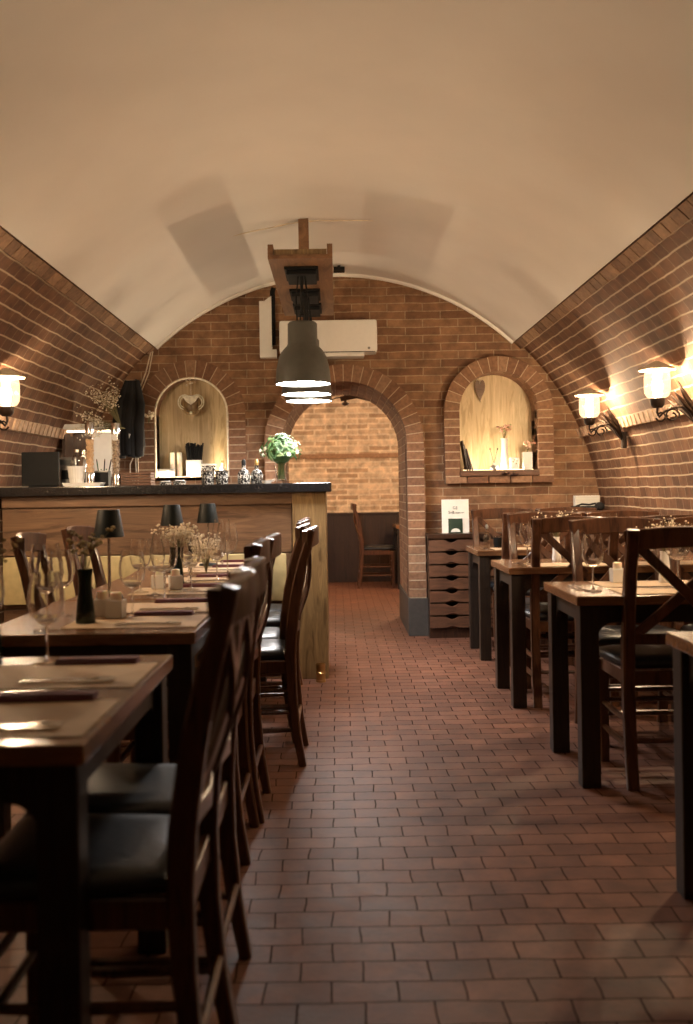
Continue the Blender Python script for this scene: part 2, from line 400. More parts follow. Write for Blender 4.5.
# header courses: under the plaster edge, and the ledge above the sconce line
for side, nm in ((1, 'right'), (-1, 'left')):
    bm = bmesh.new(); y = YB
    while y < YE - .01:
        L_ = .112
        a0, a1 = A_PL - .080 / VR, A_PL - .004
        jit = random.uniform(0, .004)
        P = [((VR - .022 - jit) * math.cos(t) * side, VC + (VR - .022 - jit) * math.sin(t)) for t in (a0, a1)] + [((VR + .02) * math.cos(t) * side, VC + (VR + .02) * math.sin(t)) for t in (a1, a0)]
        prism(bm, P, y, min(y + L_ - .008, YE)); y += L_
    struct(link('trim_' + ('1' if side > 0 else '2'), bm, M_HBRICK))
    bm = bmesh.new(); y = YB
    z0, z1 = (1.540, 1.605)
    while y < YE - .01:
        L_ = .088
        xa, xb = math.sqrt(VR ** 2 - (z0 - VC) ** 2), math.sqrt(VR ** 2 - (z1 - VC) ** 2)
        jit = random.uniform(0, .006)
        P = [(side * (xa - .030 - jit), z0), (side * (xa + .03), z0), (side * (xb + .03), z1), (side * (xb - .024 - jit), z1)]
        prism(bm, P, y, min(y + L_ - .024, YE)); y += L_
    struct(link('trim_' + ('3' if side > 0 else '4'), bm, M_SBRICK))
# floor
bm = bmesh.new(); bx(bm, -2.4, 2.4, YB, 12.6, -.1, 0)
struct(link('floor', bm, M_FLOOR, uv=lambda co, n: (co.x + .03, co.y)))
bm = bmesh.new(); bx(bm, -2.3, 2.3, YB - .15, YB, 0, 3.0)
struct(link('wall_back', bm, M_BRICK, uv=boxuv))
# end wall with archway and two niches
AX, AH, AS = .0625, .49, 1.51            # archway centre, half width, springing
NL = (-1.146, .295, 1.77, 1.27)        # niche: centre, half width, springing, sill
NR = (1.283, .31, 1.757, 1.287)
def archpts(cx, hw, zs, zb, n=24, r=None):
    r = r or hw
    return [(cx - hw, zb)] + [(cx - r * math.cos(PI * k / n), zs + r * math.sin(PI * k / n)) for k in range(n + 1)] + [(cx + hw, zb)]
outline = [(-2.12, 0)] + archpts(AX, AH, AS, 0) + [(2.12, 0)] + [(2.12 * math.cos(PI * k / 40), VC + 2.12 * math.sin(PI * k / 40)) for k in range(41)]
bm = plate([outline, archpts(*NL), archpts(*NR)], YE, YE + .10)
struct(link('wall_end', bm, M_BRICK, uv=boxuv))
# thickness behind the face: block up to the back room, leaving niche pockets
outline2 = [(-2.12, 0)] + archpts(AX, AH + .02, AS, 0) + [(2.12, 0), (2.12, 3.0), (-2.12, 3.0)]
bm = plate([outline2, archpts(NL[0], NL[1] + .0, NL[2], NL[3]), archpts(NR[0], NR[1], NR[2], NR[3])], YE + .10, 8.90)
struct(link('wall_core', bm, M_GBRICK))
for (cx, hw, zs, zb), k in ((NL, 5), (NR, 6)):
    bm = plate([archpts(cx, hw + .03, zs, zb - .03)], YE + .22, YE + .24)
    struct(link('trim_%d' % k, bm, M_OLIVE2))
# white rim where the plaster meets the end wall
bm = bmesh.new()
for s in range(48):
    t0 = A_PL + (PI - 2 * A_PL) * s / 48; t1 = A_PL + (PI - 2 * A_PL) * (s + 1) / 48
    P = [((VR - d) * math.cos(t), VC + (VR - d) * math.sin(t)) for d, t in ((.045, t0), (.045, t1), (.02, t1), (.02, t0))]
    prism(bm, P, YE - .02, YE)
struct(link('trim_7', bm, M_PLASTER))

def brick_arch(cx, hw, zs, zb, ring, yf, yb, splits, sill=False, name='arch'):
    bm = bmesh.new(); n = max(9, int(PI * (hw + ring / 2) / .072))
    ys = [yf + (yb - yf) * i / splits for i in range(splits + 1)]
    g = .0042
    for i, (y0, y1) in enumerate(zip(ys, ys[1:])):
        for k in range(n):
            t0 = PI * k / n; t1 = PI * (k + 1) / n; ga = g * .8 / hw; gb = g * .8 / (hw + ring)
            j = random.uniform(-.003, .003)
            P = [(cx + r * math.cos(t), zs + r * math.sin(t)) for r, t in ((hw, t0 + ga), (hw + ring + j, t0 + gb), (hw + ring + j, t1 - gb), (hw, t1 - ga))]
            prism(bm, P, y0 + (g if i else random.uniform(0, .004)), y1 - g)
        m = int(round((zs - zb) / .066)); h = (zs - zb) / m
        for s in (-1, 1):
            for k in range(m):
                x0, x1 = sorted((cx + s * hw, cx + s * (hw + ring + random.uniform(-.003, .003))))
                bx(bm, x0, x1, y0 + (g if i else random.uniform(0, .004)), y1 - g, zb + k * h + g, zb + (k + 1) * h - g)
    if sill:
        m = 5; W = 2 * (hw + ring) / m
        for k in range(m): bx(bm, cx - hw - ring + k * W + g, cx - hw - ring + (k + 1) * W - g, yf, yb, zb - .055, zb - .004)
    return bm
def mortar_core(cx, hw, zs, zb, ring, yf, yb):
    e = .004
    outer = archpts(cx, hw + ring - e, zs, zb); inner = archpts(cx, hw + e, zs, zb)
    return plate([outer + list(reversed(inner))], yf + e, yb - e)
struct(link('trim_8', brick_arch(AX, AH, AS, .30, .135, 7.78, 8.92, 8), M_GBRICK))
struct(link('trim_9', mortar_core(AX, AH, AS, .0, .135, 7.78, 8.92), M_MORTAR))
for s, k in ((-1, 10), (1, 11)):
    bm = bmesh.new(); x0, x1 = sorted((AX + s * (AH - .008), AX + s * (AH + .145))); bx(bm, x0, x1, 7.77, 8.93, 0, .295, .004)
    struct(link('baseboard_' + ('left' if s < 0 else 'right'), bm, M_PLINTH))
for (N, k, rg, sl) in ((NL, 12, .135, False), (NR, 14, .12, True)):
    cx, hw, zs, zb = N
    yf = YE - (.07 if sl else .012)
    struct(link('trim_%d' % k, brick_arch(cx, hw, zs, zb - (.045 if sl else 0), rg, yf, YE + .22, 2, sl), M_GBRICK))
    struct(link('trim_%d' % (k + 1), mortar_core(cx, hw, zs, zb - (.099 if sl else 0), rg, yf, YE + .12), M_MORTAR))
# niche sills
bm = bmesh.new(); bx(bm, NR[0] - NR[1] + .0, NR[0] + NR[1], YE - .085, YE + .22, NR[3] - .045, NR[3], .003)
struct(link('window_sill', bm, M_CRATE))
bm = bmesh.new(); bx(bm, NL[0] - NL[1], NL[0] + NL[1], YE - .0, YE + .22, NL[3] - .03, NL[3] + .0, .003)
struct(link('trim_16', bm, M_CRATE))
# pale beading round the left niche
bm = bmesh.new()
tube(bm, [(x, YE - .006, z) for x, z in archpts(NL[0], NL[1] - .008, NL[2], NL[3])], .009, 6, ref=(0, 1, 0))
struct(link('trim_17', bm, M_DRY, smooth=True))

# back room seen through the archway
BC, BR, BY = .72, 1.60, 12.45
bm = plate([[(-1.55, 0), (1.75, 0)] + [(.1 + BR * math.cos(PI * k / 30), BC + BR * math.sin(PI * k / 30)) for k in range(31)]], BY, BY + .1)
struct(link('wall_far', bm, M_BBRICK, uv=boxuv))
bm = bmesh.new()
for s in range(30):
    t0, t1 = PI * s / 30, PI * (s + 1) / 30
    prism(bm, [(.1 + r * math.cos(t), BC + r * math.sin(t)) for r, t in ((BR, t0), (BR + .1, t0), (BR + .1, t1), (BR, t1))], 8.91, BY)
bx(bm, -1.6, -1.5, 8.91, BY, 0, BC); bx(bm, 1.7, 1.8, 8.91, BY, 0, BC)
struct(link('ceiling_far', bm, M_BBRICK, uv=lambda co, n: (co.y, co.z if abs(n.x) > .7 else co.x)))
bm = bmesh.new()
bx(bm, -1.49, 1.69, BY - .05, BY, 0, .84); bx(bm, -1.49, 1.69, BY - .07, BY, .84, .865, .004)
for i in range(16): bx(bm, -1.48 + i * .2, -1.475 + i * .2 + .012, BY - .06, BY - .05, .05, .82)
struct(link('trim_18', bm, M_WBACK))
bm = bmesh.new(); bx(bm, -1.4, 1.6, BY - .04, BY, 1.545, 1.60)
struct(link('trim_19', bm, M_GBRICK))

# ------------------------------------------------------------------ sconces
def build_sconce(label):
    t = thing('wall_sconce', label, 'wall lamp', (0, 0, 0), 0)
    # local: wall behind at x=0 leaning over the room (towards +x with height), lamp towards +x; origin at z=1.5
    bm = bmesh.new()
    for k, (dy, lean, h) in enumerate(((0, 0, .24), (.03, .01, .20), (-.03, .01, .20), (.05, .03, .15), (-.05, .03, .15), (.018, .03, .18), (-.018, .03, .17))):
        p0 = Vector((.012, 0, 0)); p1 = Vector((.05 + lean * .5, dy * .8, h * .5)); p2 = Vector((.12 + lean, dy * 1.7, h))
        tube(bm, [p0, p1, p1.lerp(p2, .5) + Vector((.003, 0, 0)), p2], [.010, .013, .011, .002], 6)
    link('iron_leaf_bracket', bm, M_IRON, t, smooth=True)
    bm = bmesh.new()
    bx(bm, -.012, .016, -.022, .022, -.06, .05, .004)
    link('wall_plate', bm, M_IRON, t)
    bm = bmesh.new()
    tube(bm, [(.02, 0, .03), (.05, 0, .075), (.10, 0, .105), (.16, 0, .10), (.20, 0, .075), (.225, 0, .05), (.235, 0, .075), (.232, 0, .115)], .0065, 8, ref=(0, 1, 0))
    sp = [(.155 + (.042 - .004 * k * .55) * math.cos(R(200 - 38 * k)), 0, .058 + (.042 - .004 * k * .55) * math.sin(R(200 - 38 * k))) for k in range(13)]
    tube(bm, sp, .0055, 8, ref=(0, 1, 0))
    sp = [(.215 + (.03 - .0028 * k * .6) * math.cos(R(-20 - 42 * k)), 0, .055 + (.03 - .0028 * k * .6) * math.sin(R(-20 - 42 * k))) for k in range(9)]
    tube(bm, sp, .005, 8, ref=(0, 1, 0))
    link('scroll_arm', bm, M_IRON, t, smooth=True)
    C = (.232, 0, 0)
    bm = bmesh.new(); lathe(bm, [(0, .10), (.022, .10), (.036, .115), (.04, .15), (.034, .155), (0, .155)], 20, C)
    link('lamp_cup', bm, M_IRON, t, smooth=True)
    bm = bmesh.new(); lathe(bm, [(.036, .152), (.054, .158), (.065, .175), (.069, .20), (.069, .26), (.066, .285), (.056, .303)], 24, C)
    link('glass_globe', bm, M_GLOBE, t, smooth=True)
    bm = bmesh.new(); lathe(bm, [(.0, .352), (.012, .350), (.099, .308), (.102, .301), (.094, .301), (.05, .318), (0, .325)], 8, C)
    link('lamp_cap', bm, M_CAPM, t)
    bm = bmesh.new(); lathe(bm, [(.011, .155), (.012, .185), (.02, .21), (.022, .235), (.014, .262), (0, .27)], 12, C)
    link('bulb', bm, M_BULB, t, smooth=True)
    point_light(t, (C[0], 0, .235), SCONCE_W, WARM, .03)
    return t
sconce = Maker(build_sconce)
SX = 1.952
G = 'lantern sconces along the vault walls'
sconce((SX, 6.75, 1.462), PI, 'lit glass lantern sconce on the right brick wall, nearest the end wall', G)
sconce((SX, 5.32, 1.462), PI, 'lit glass lantern sconce at the right edge, larger of the two on the right wall', G)
sconce((-SX, 5.2, 1.462), 0, 'lit glass lantern sconce on the left brick wall above the bar end', G)
for s, y in ((1, 3.9), (-1, 3.8)):  # added beyond the frame, carrying on the row to light the ceiling
    sconce((s * SX, y, 1.462), PI if s > 0 else 0, 'added lit glass lantern sconce, unseen outside the frame nearer the viewer', 'added lantern sconces beside the viewer')
# lamps added out of sight beside the archway to light the back room
def build_far(label):
    t = thing('wall_sconce', label, 'wall lamp', (0, 0, 0))
    bm = bmesh.new(); bx(bm, -.01, .02, -.05, .05, -.08, .08, .004); link('wall_plate', bm, M_IRON, t)
    bm = bmesh.new(); lathe(bm, [(.05, -.09), (.07, .0), (.09, .09)], 16, (.1, 0, 0)); link('glass_globe', bm, M_GLOBE, t, smooth=True)
    point_light(t, (.12, 0, .03), BACK_W, WARM, .06)
    return t
added_far_sconce = Maker(build_far)
added_far_sconce((-1.10, 10.6, 1.75), 0, 'added round shaded sconce, unseen in the back room beside the archway', 'added back room sconces')
added_far_sconce((1.30, 10.6, 1.75), PI, 'added round shaded sconce, unseen in the back room beside the archway', 'added back room sconces')

# ------------------------------------------------------------------ bar
t = thing('bar_counter', 'wooden bar with black top, planked front and olive wood end panel', 'bar', (0, 0, 0))
BF = 6.09
bm = bmesh.new(); bx(bm, -2.05, -.275, BF + .02, 6.62, 0, 1.14)
link('bar_body', bm, M_BAR, t)
bm = bmesh.new()
for k, (a, b) in enumerate(((0, .2), (.205, .45), (.455, .77), (.775, 1.068))): bx(bm, -2.05, -.28, BF, BF + .02, a + .002, b - .002, .002)
link('front_planks', bm, M_BAR, t)
bm = bmesh.new(); bx(bm, -2.05, -.275, BF - .015, BF + .02, 1.07, 1.14, .004)
link('top_rail', bm, M_BAR, t)
bm = bmesh.new(); bx(bm, -.275, -.068, BF - .02, 6.62, 0, 1.14, .004)
link('end_panel', bm, M_OLIVE, t)
bm = bmesh.new(); bx(bm, -2.06, -.035, BF - .06, 6.68, 1.140, 1.196, .006)
link('counter_top', bm, M_COUNTER, t)
bm = bmesh.new()
for x0 in (-2.04, -1.46, -.88): bx(bm, x0, x0 + .565, BF - .045, BF - .001, .48, .77, .015)
link('padded_panel', bm, M_KHAKI, t, smooth=30)
t = thing('brass_cup', 'small brass cylinder on the floor at the foot of the bar end', 'cylinder', (-.115, 5.98, 0))
bm = bmesh.new(); lathe(bm, [(0, 0), (.03, 0), (.031, .012), (.028, .014), (.028, .098), (.031, .1), (.031, .108), (.026, .108), (.026, .03), (0, .03)], 20); link('cup_body', bm, M_BRASS, t, smooth=True)
bm = bmesh.new(); lathe(bm, [(.0285, .045), (.0315, .048), (.0315, .056), (.0285, .059)], 20); link('band', bm, M_BRASS, t, smooth=True)

# ------------------------------------------------------------------ hanging beam and pendants
BXc, BW_ = -.185, .18
t = thing('hanging_beam', 'wooden trough beam hung from the vault above the pendant lamps', 'beam', (BXc, 0, 0))
bm = bmesh.new()
bx(bm, -BW_, BW_, 5.53, 7.35, 2.44, 2.462, .002)
for s in (-1, 1): x0, x1 = sorted((s * BW_, s * (BW_ - .03))); bx(bm, x0, x1, 5.53, 7.35, 2.462, 2.52, .002)
link('trough_board', bm, M_BEAM, t)
bm = bmesh.new(); bx(bm, -BW_ + .032, BW_ - .032, 5.55, 5.575, 2.462, 2.497, .002); bx(bm, -BW_ + .032, BW_ - .032, 7.30, 7.325, 2.462, 2.497, .002)
link('end_board', bm, M_OLIVE, t)
bm = bmesh.new(); bx(bm, -.032, .032, 6.24, 6.30, 2.462, VC + VR - .02, .003); link('hanging_post', bm, M_BEAM, t)
bm = bmesh.new()
for s in (-1, 1):
    tube(bm, [(BXc * -0 + s * .03, 6.25, VC + math.sqrt((VR - .03) ** 2 - (BXc + s * .03) ** 2) - .01)] + [(s * d, 6.25 + d * .1, VC + math.sqrt((VR - .028) ** 2 - (BXc + s * d) ** 2) - .012 * math.sin(d * 9)) for d in (.1, .2, .32, .45)], .004, 6, ref=(0, 1, 0))
link('ceiling_cable', bm, M_CAPM, t, smooth=True)
def build_pendant(label):
    t = thing('pendant_lamp', label, 'pendant lamp', (0, 0, 0))
    bm = bmesh.new(); bx(bm, -.098, .098, -.08, .26, .655, .671, .003); bx(bm, -.086, .086, -.06, .24, .628, .655, .006)
    link('ceiling_mount', bm, M_BLACK, t)
    bm = bmesh.new(); tube(bm, [(0, 0, .40), (0, 0, .63)], .009, 8)
    tube(bm, [(.03, .01, .36), (.03, .01, .52), (.02, .0, .63)], .005, 6); tube(bm, [(-.03, .01, .36), (-.035, .02, .5), (-.02, 0, .63)], .004, 6)
    link('cord', bm, M_BLACK, t, smooth=True)
    bm = bmesh.new()
    o_ = [(.0, .362), (.078, .360), (.086, .350), (.087, .235), (.092, .222), (.118, .195), (.140, .155), (.155, .09), (.162, .0)]
    i_ = [(.158, .0), (.151, .09), (.136, .153), (.114, .19), (.088, .217), (.083, .235), (.083, .345), (0, .355)]
    lathe(bm, o_ + i_, 40)
    link('lamp_shade', bm, M_SHADE, t, smooth=35)
    bm = bmesh.new(); lathe(bm, [(0, .006), (.155, .006), (.155, .012), (0, .012)], 40); link('diffuser', bm, M_DISC, t)
    return t
pend = Maker(build_pendant)
for y, lb in ((5.80, 'dark grey dome pendant nearest the viewer under the wooden beam'), (6.44, 'dark grey dome pendant in the middle of the three, mostly hidden by the front one'), (6.93, 'dark grey dome pendant farthest back under the beam, lowest bright rim in view')):
    pend((-.187, y, 1.769), 0, lb, 'dome pendants over the bar')

# ------------------------------------------------------------------ air conditioner
t = thing('air_conditioner', 'white wall air conditioner above the archway', 'air conditioner', (0, 0, 0))
x0, x1, z0, z1 = (283 - 337) / 126, (378.5 - 337) / 126, 2.185, 2.468
bm = bmesh.new(); bx(bm, x0, x1, YE - .20, YE, z0 + .03, z1, .02); link('housing', bm, M_WHITE, t, smooth=30)
bm = bmesh.new(); bx(bm, x0 + .02, x1 - .1, YE - .19, YE - .02, z0, z0 + .035, .008); link('air_flap', bm, M_WHITE, t, smooth=30)
bm = bmesh.new(); bx(bm, x0 + .01, x1 - .02, YE - .198, YE - .19, z0 + .031, z0 + .036); link('vent_slot', bm, M_BLACK, t)
bm = bmesh.new(); lathe(bm, [(0, 0), (.01, 0), (.01, .003), (0, .003)], 14)
bmesh.ops.rotate(bm, matrix=Matrix.Rotation(PI / 2, 3, 'X'), verts=bm.verts); bmesh.ops.translate(bm, vec=(x1 - .065, YE - .199, z0 + .06), verts=bm.verts)
link('sensor', bm, M_GREY, t)
t = thing('pipe_duct', 'white L-shaped pipe duct beside the air conditioner', 'duct', (0, 0, 0))
bm = bmesh.new(); prism(bm, [((263 - 337) / 126, 2.20), ((282 - 337) / 126 - .02, 2.20), ((282 - 337) / 126 - .02, 2.26), ((275 - 337) / 126, 2.26), ((275 - 337) / 126, 2.68), ((268 - 337) / 126, 2.64), ((263 - 337) / 126, 2.64)], YE - .10, YE)
link('duct_cover', bm, M_WHITE, t)
bm = bmesh.new(); tube(bm, [(-.485, YE - .05, 2.3), (-.485, YE - .05, 2.72), (-.475, YE - .05, 2.75)], .02, 10); link('pipe', bm, M_BLACK, t, smooth=True)
# little black fitting under the vault
t = thing('ceiling_fitting', 'small black fitting under the vault right of the beam', 'fitting', (0, 0, 0))
bm = bmesh.new(); bx(bm, .0, .085, 7.55, 7.66, 2.82, 2.845, .004); bx(bm, .03, .05, 7.59, 7.62, 2.84, 2.868); link('fitting_body', bm, M_BLACK, t)

# ------------------------------------------------------------------ chairs
def build_chair(label):
    t = thing('dining_chair', label, 'chair', (0, 0, 0))
    for s in (-1, 1):
        bm = bmesh.new(); x = s * .17
        bar(bm, [(x, -.236, 0), (x, -.211, .14), (x, -.195, .30), (x, -.19, .45), (x, -.196, .56), (x, -.215, .70), (x, -.243, .83), (x, -.272, .93), (x, -.286, .985)], .038,
            [.030, .036, .042, .048, .050, .048, .042, .036, .030], (1, 0, 0))
        link('back_post', bm, M_CWOOD, t, smooth=30)
    for s in (-1, 1):
        bm = bmesh.new(); bar(bm, [(s * .168, .172, 0), (s * .172, .170, .20), (s * .172, .168, .43)], [.030, .036, .042], [.030, .036, .042], (1, 0, 0))
        link('leg', bm, M_CWOOD, t, smooth=30)
    bm = bmesh.new()
    pr = [(x, -.27 - .035 * (1 - (x / .17) ** 2) + .004, .945 + .012 * (1 - (x / .17) ** 2)) for x in [-.188, -.14, -.07, 0, .07, .14, .188]]
    bar(bm, pr, .078, .026, (0, 0, 1)); link('crest_rail', bm, M_CWOOD, t, smooth=30)
    bm = bmesh.new()
    for s in (-1, 1):
        P = []
        for k in range(9):
            u = k / 8; x = s * (-.155 + .31 * u); z = .925 - .355 * u
            yp = -.196 - .075 * ((z - .56) / .37) - .028 * math.sin(PI * u) - .004 * s
            P.append((x, yp, z))
        bar(bm, P, .015, .036, (0, 1, 0))
    link('cross_slats', bm, M_CWOOD, t, smooth=30)
    bm = bmesh.new(); bar(bm, [(-.16, -.199, .565), (0, -.215, .565), (.16, -.199, .565)], .04, .02, (0, 0, 1)); link('back_rail', bm, M_CWOOD, t, smooth=30)
    bm = bmesh.new()
    bar(bm, [(-.15, .17, .415), (.15, .17, .415)], .055, .022, (0, 0, 1)); bar(bm, [(-.15, -.19, .415), (.15, -.19, .415)], .055, .022, (0, 0, 1))
    for s in (-1, 1): bar(bm, [(s * .17, -.17, .415), (s * .172, .15, .415)], .055, .022, (0, 0, 1))
    link('seat_frame', bm, M_CWOOD, t, smooth=30)
    bm = bmesh.new()
    def sec(z, e): return [(-.165 + e, -.165 + e), (.165 - e, -.165 + e), (.192 - e, .10), (.188 - e, .185 - e), (.165 - e * 1.2, .20 - e), (-.165 + e * 1.2, .20 - e), (-.188 + e, .185 - e), (-.192 + e, .10)], z
    rings = []
    for (P, z) in (sec(.441, .012), sec(.447, 0), sec(.462, -.002), sec(.476, .006), sec(.486, .03), sec(.490, .08)): rings.append([Vector((a, b, z)) for a, b in P])
    ringsweep(bm, rings); link('seat', bm, M_VINYL, t, smooth=60)
    bm = bmesh.new()
    for s in (-1, 1):
        for z in (.15, .25): tube(bm, [(s * .17, -.20 - (.3 - z) * .1, z), (s * .17, 0, z - .003), (s * .17, .17, z)], [.009, .012, .009], 8)
    for z in (.20, .30): tube(bm, [(-.17, .17, z), (0, .17, z), (.17, .17, z)], [.009, .012, .009], 8)
    tube(bm, [(-.17, -.215, .18), (.17, -.215, .18)], .01, 8)
    link('stretchers', bm, M_CWOOD, t, smooth=True)
    return t
chair = Maker(build_chair)
def cf(loc, rz, lb, g):
    o = chair((loc[0], loc[1], 0), rz, lb, g); o.scale = (1.18 if loc[0] > .9 else 1, 1, 1)
GL, GR, GF = 'chairs on the aisle side of the left tables', 'chairs with their backs to the viewer at the right tables', 'chairs on the far side of the right tables facing the viewer'
cf((-.475, 1.915), PI / 2, 'dark cross-back chair at bottom left, nearest to the viewer, tucked at the front left table', GL)
cf((-.48, 2.295), PI / 2, 'dark cross-back chair second from the viewer on the left side of the aisle', GL)
cf((-.535, 3.25), PI / 2, 'dark cross-back chair third from the viewer on the left side of the aisle', GL)
cf((-.52, 3.63), PI / 2, 'dark cross-back chair fourth from the viewer on the left side of the aisle', GL)
cf((-.396, 4.33), PI / 2, 'cross-back chair jutting into the aisle, its whole side and black seat in view', GL)
cf((-.44, 4.72), PI / 2, 'cross-back chair right behind the one jutting into the aisle', GL)
cf((-.46, 5.35), PI / 2, 'cross-back chair on the left side of the aisle, second nearest the bar', GL)
cf((-.47, 5.725), PI / 2, 'cross-back chair on the left side of the aisle, nearest the bar', GL)
GW = 'chairs on the wall side of the left tables'
cf((-1.0, 4.12), -PI / 2 + .06, 'dark cross-back chair by the left edge behind the wine glasses, facing the aisle', GW)
cf((-.99, 4.84), -PI / 2 - .05, 'dark cross-back chair behind the nearest black table lamp, facing the aisle', GW)
cf((1.30, 3.99), 0, 'cross-back chair with its back to the viewer at the right table, largest on the right', GR)
cf((1.23, 5.42), 0, 'cross-back chair with its back to the viewer at the second right table, aisle end', GR)
cf((1.73, 5.42), 0, 'cross-back chair with its back to the viewer at the second right table, wall end', GR)
cf((1.28, 6.64), 0, 'cross-back chair with its back to the viewer at the farthest right table, aisle end', GR)
cf((1.76, 6.64), 0, 'cross-back chair with its back to the viewer at the farthest right table, wall end', GR)
cf((1.36, 4.60), PI, 'cross-back chair facing the viewer behind the largest right table, aisle end', GF)
cf((1.83, 4.60), PI, 'cross-back chair facing the viewer behind the largest right table, wall end', GF)
cf((1.27, 5.85), PI, 'cross-back chair facing the viewer behind the second right table, aisle end', GF)
cf((1.75, 5.85), PI, 'cross-back chair facing the viewer behind the second right table, wall end', GF)
cf((1.23, 7.18), PI, 'cross-back chair facing the viewer before the crate rack', GF)
cf((1.71, 7.18), PI, 'cross-back chair facing the viewer under the right niche', GF)
cf((.47, 11.75), -PI / 2, 'wooden chair seen from the side in the back room through the archway', 'chairs in the back room')

# ------------------------------------------------------------------ tables
TH = .732
def table(label, x0, x1, y0, y1, group, top_mat=None):
    W, D = x1 - x0, y1 - y0
    t = thing('dining_table', label, 'table', ((x0 + x1) / 2, (y0 + y1) / 2, 0), 0, group)
    bm = bmesh.new(); box(bm, (0, 0, TH - .018), (W, D, .036), .004)
    link('tabletop', bm, M_TOP, t)
    ls, ins = .072, .014
    for sx in (-1, 1):
        for sy in (-1, 1):
            bm = bmesh.new(); box(bm, (sx * (W / 2 - ins - ls / 2), sy * (D / 2 - ins - ls / 2), (TH - .037) / 2), (ls, ls, TH - .037), .005)
            link('leg', bm, M_LEG, t)
    a = W / 2 - ins - ls; b = D / 2 - ins - ls
    def apr(h):
        zt, zb = TH - .037, TH - .037 - .07
        c = [(-h, zt), (-h, zb - .055)] + [(-h + .055 * (1 - math.cos(R(q))), zb - .055 + .055 * math.sin(R(q))) for q in (20, 45, 70, 90)]
        return c + [(-p, q) for p, q in reversed(c)]
    bm = bmesh.new()
    for s in (-1, 1):
        prism(bm, apr(a), s * (D / 2 - .045) - .01, s * (D / 2 - .045) + .01)
        prism(bm, apr(b), s * (W / 2 - .045) - .01, s * (W / 2 - .045) + .01, 'x')
    link('apron', bm, M_LEG, t)
    return t
GT = 'dining tables in the left row'; GTR = 'dining tables in the right row'
table('dark wooden dining table at front left, nearest to the viewer', -1.11, -.43, 1.66, 2.57, GT)
table('wooden dining table second from the viewer in the left row', -1.10, -.43, 2.97, 3.90, GT)
table('wooden dining table third from the viewer in the left row', -1.08, -.425, 3.93, 5.05, GT)
table('wooden dining table in the left row standing nearest the bar', -1.08, -.425, 5.07, 6.0, GT)
table('wooden table corner at the right edge, nearest to the viewer', .93, 1.95, 2.10, 2.84, GTR)
table('wooden dining table with dark square legs, largest in the right row', .902, 2.05, 3.77, 4.38, GTR)
table('wooden dining table second in the right row, behind the largest one', .885, 2.05, 5.16, 5.77, GTR)
table('wooden dining table farthest in the right row, before the crate rack', .925, 2.05, 6.60, 7.20, GTR)
table('wooden table in the back room, its edge peeking past the arch pier', .67, 1.45, 11.4, 12.2, 'tables in the back room')

# ------------------------------------------------------------------ table ware
def build_mat(label):
    bm = bmesh.new(); box(bm, (0, 0, .0012), (.42, .30, .0016)); o = link('placemat', bm, M_KRAFT)
    return tag(o, label, 'placemat')
def build_napkin(label):
    t = thing('napkin', label, 'napkin', (0, 0, 0))
    bm = bmesh.new(); box(bm, (0, 0, .005), (.20, .055, .008), .003); box(bm, (0, .004, .0115), (.196, .046, .005), .002)
    link('folded_cloth', bm, M_NAPKIN, t, smooth=30)
    return t
def build_cutlery(label):
    t = thing('cutlery', label, 'cutlery', (0, 0, 0))
    bm = bmesh.new(); bar(bm, [(-.1, 0, .003), (-.01, 0, .004), (.09, 0, .003), (.11, 0, .003)], [.012, .010, .018, .006], .003, (0, 1, 0)); link('knife', bm, M_CHROME, t, smooth=30)
    bm = bmesh.new(); bar(bm, [(-.1, .022, .003), (0, .022, .004), (.05, .022, .003), (.07, .022, .006)], [.012, .007, .009, .02], .003, (0, 1, 0))
    for k in range(4): tube(bm, [(.068, .0145 + k * .005, .006), (.105, .0145 + k * .005, .004)], .0014, 5)
    link('fork', bm, M_CHROME, t, smooth=30)
    return t
def build_glass(sc):
    def f(label):
        t = thing('wine_glass', label, 'wine glass', (0, 0, 0))
        bm = bmesh.new(); lathe(bm, [(0, .001), (.034 * sc, .001), (.035 * sc, .003), (.012, .006), (.0045, .012)], 24); link('foot', bm, M_WGLASS, t, smooth=True)
        bm = bmesh.new(); lathe(bm, [(.0045, .010), (.0035, .04), (.0035, .085 * sc), (.006, .098 * sc)], 12); link('stem', bm, M_WGLASS, t, smooth=True)
        bm = bmesh.new(); o_ = [(.004, .095 * sc), (.022 * sc, .102 * sc), (.038 * sc, .122 * sc), (.0445 * sc, .150 * sc), (.043 * sc, .178 * sc), (.037 * sc, .21 * sc), (.034 * sc, .226 * sc)]
        lathe(bm, o_ + [(r - .0012, z) for r, z in reversed(o_[1:])], 28); link('bowl', bm, M_WGLASS, t, smooth=True)
        return t
    return f
def build_lamp(label):
    t = thing('table_lamp', label, 'table lamp', (0, 0, 0))
    bm = bmesh.new(); lathe(bm, [(0, 0), (.05, 0), (.052, .006), (.048, .012), (.012, .016), (0, .018)], 28); link('lamp_base', bm, M_BSHADE, t, smooth=40)
    bm = bmesh.new(); lathe(bm, [(.0065, .016), (.0065, .25), (0, .25)], 12); link('pole', bm, M_CHROME, t, smooth=40)
    bm = bmesh.new(); lathe(bm, [(0, .336), (.040, .336), (.042, .333), (.060, .232), (.0585, .232), (.040, .33), (0, .33)], 32); link('lamp_shade', bm, M_BSHADE, t, smooth=40)
    bm = bmesh.new(); lathe(bm, [(0, .25), (.02, .25), (.02, .262), (0, .262)], 16); link('light_head', bm, M_GREY, t, smooth=40)
    return t
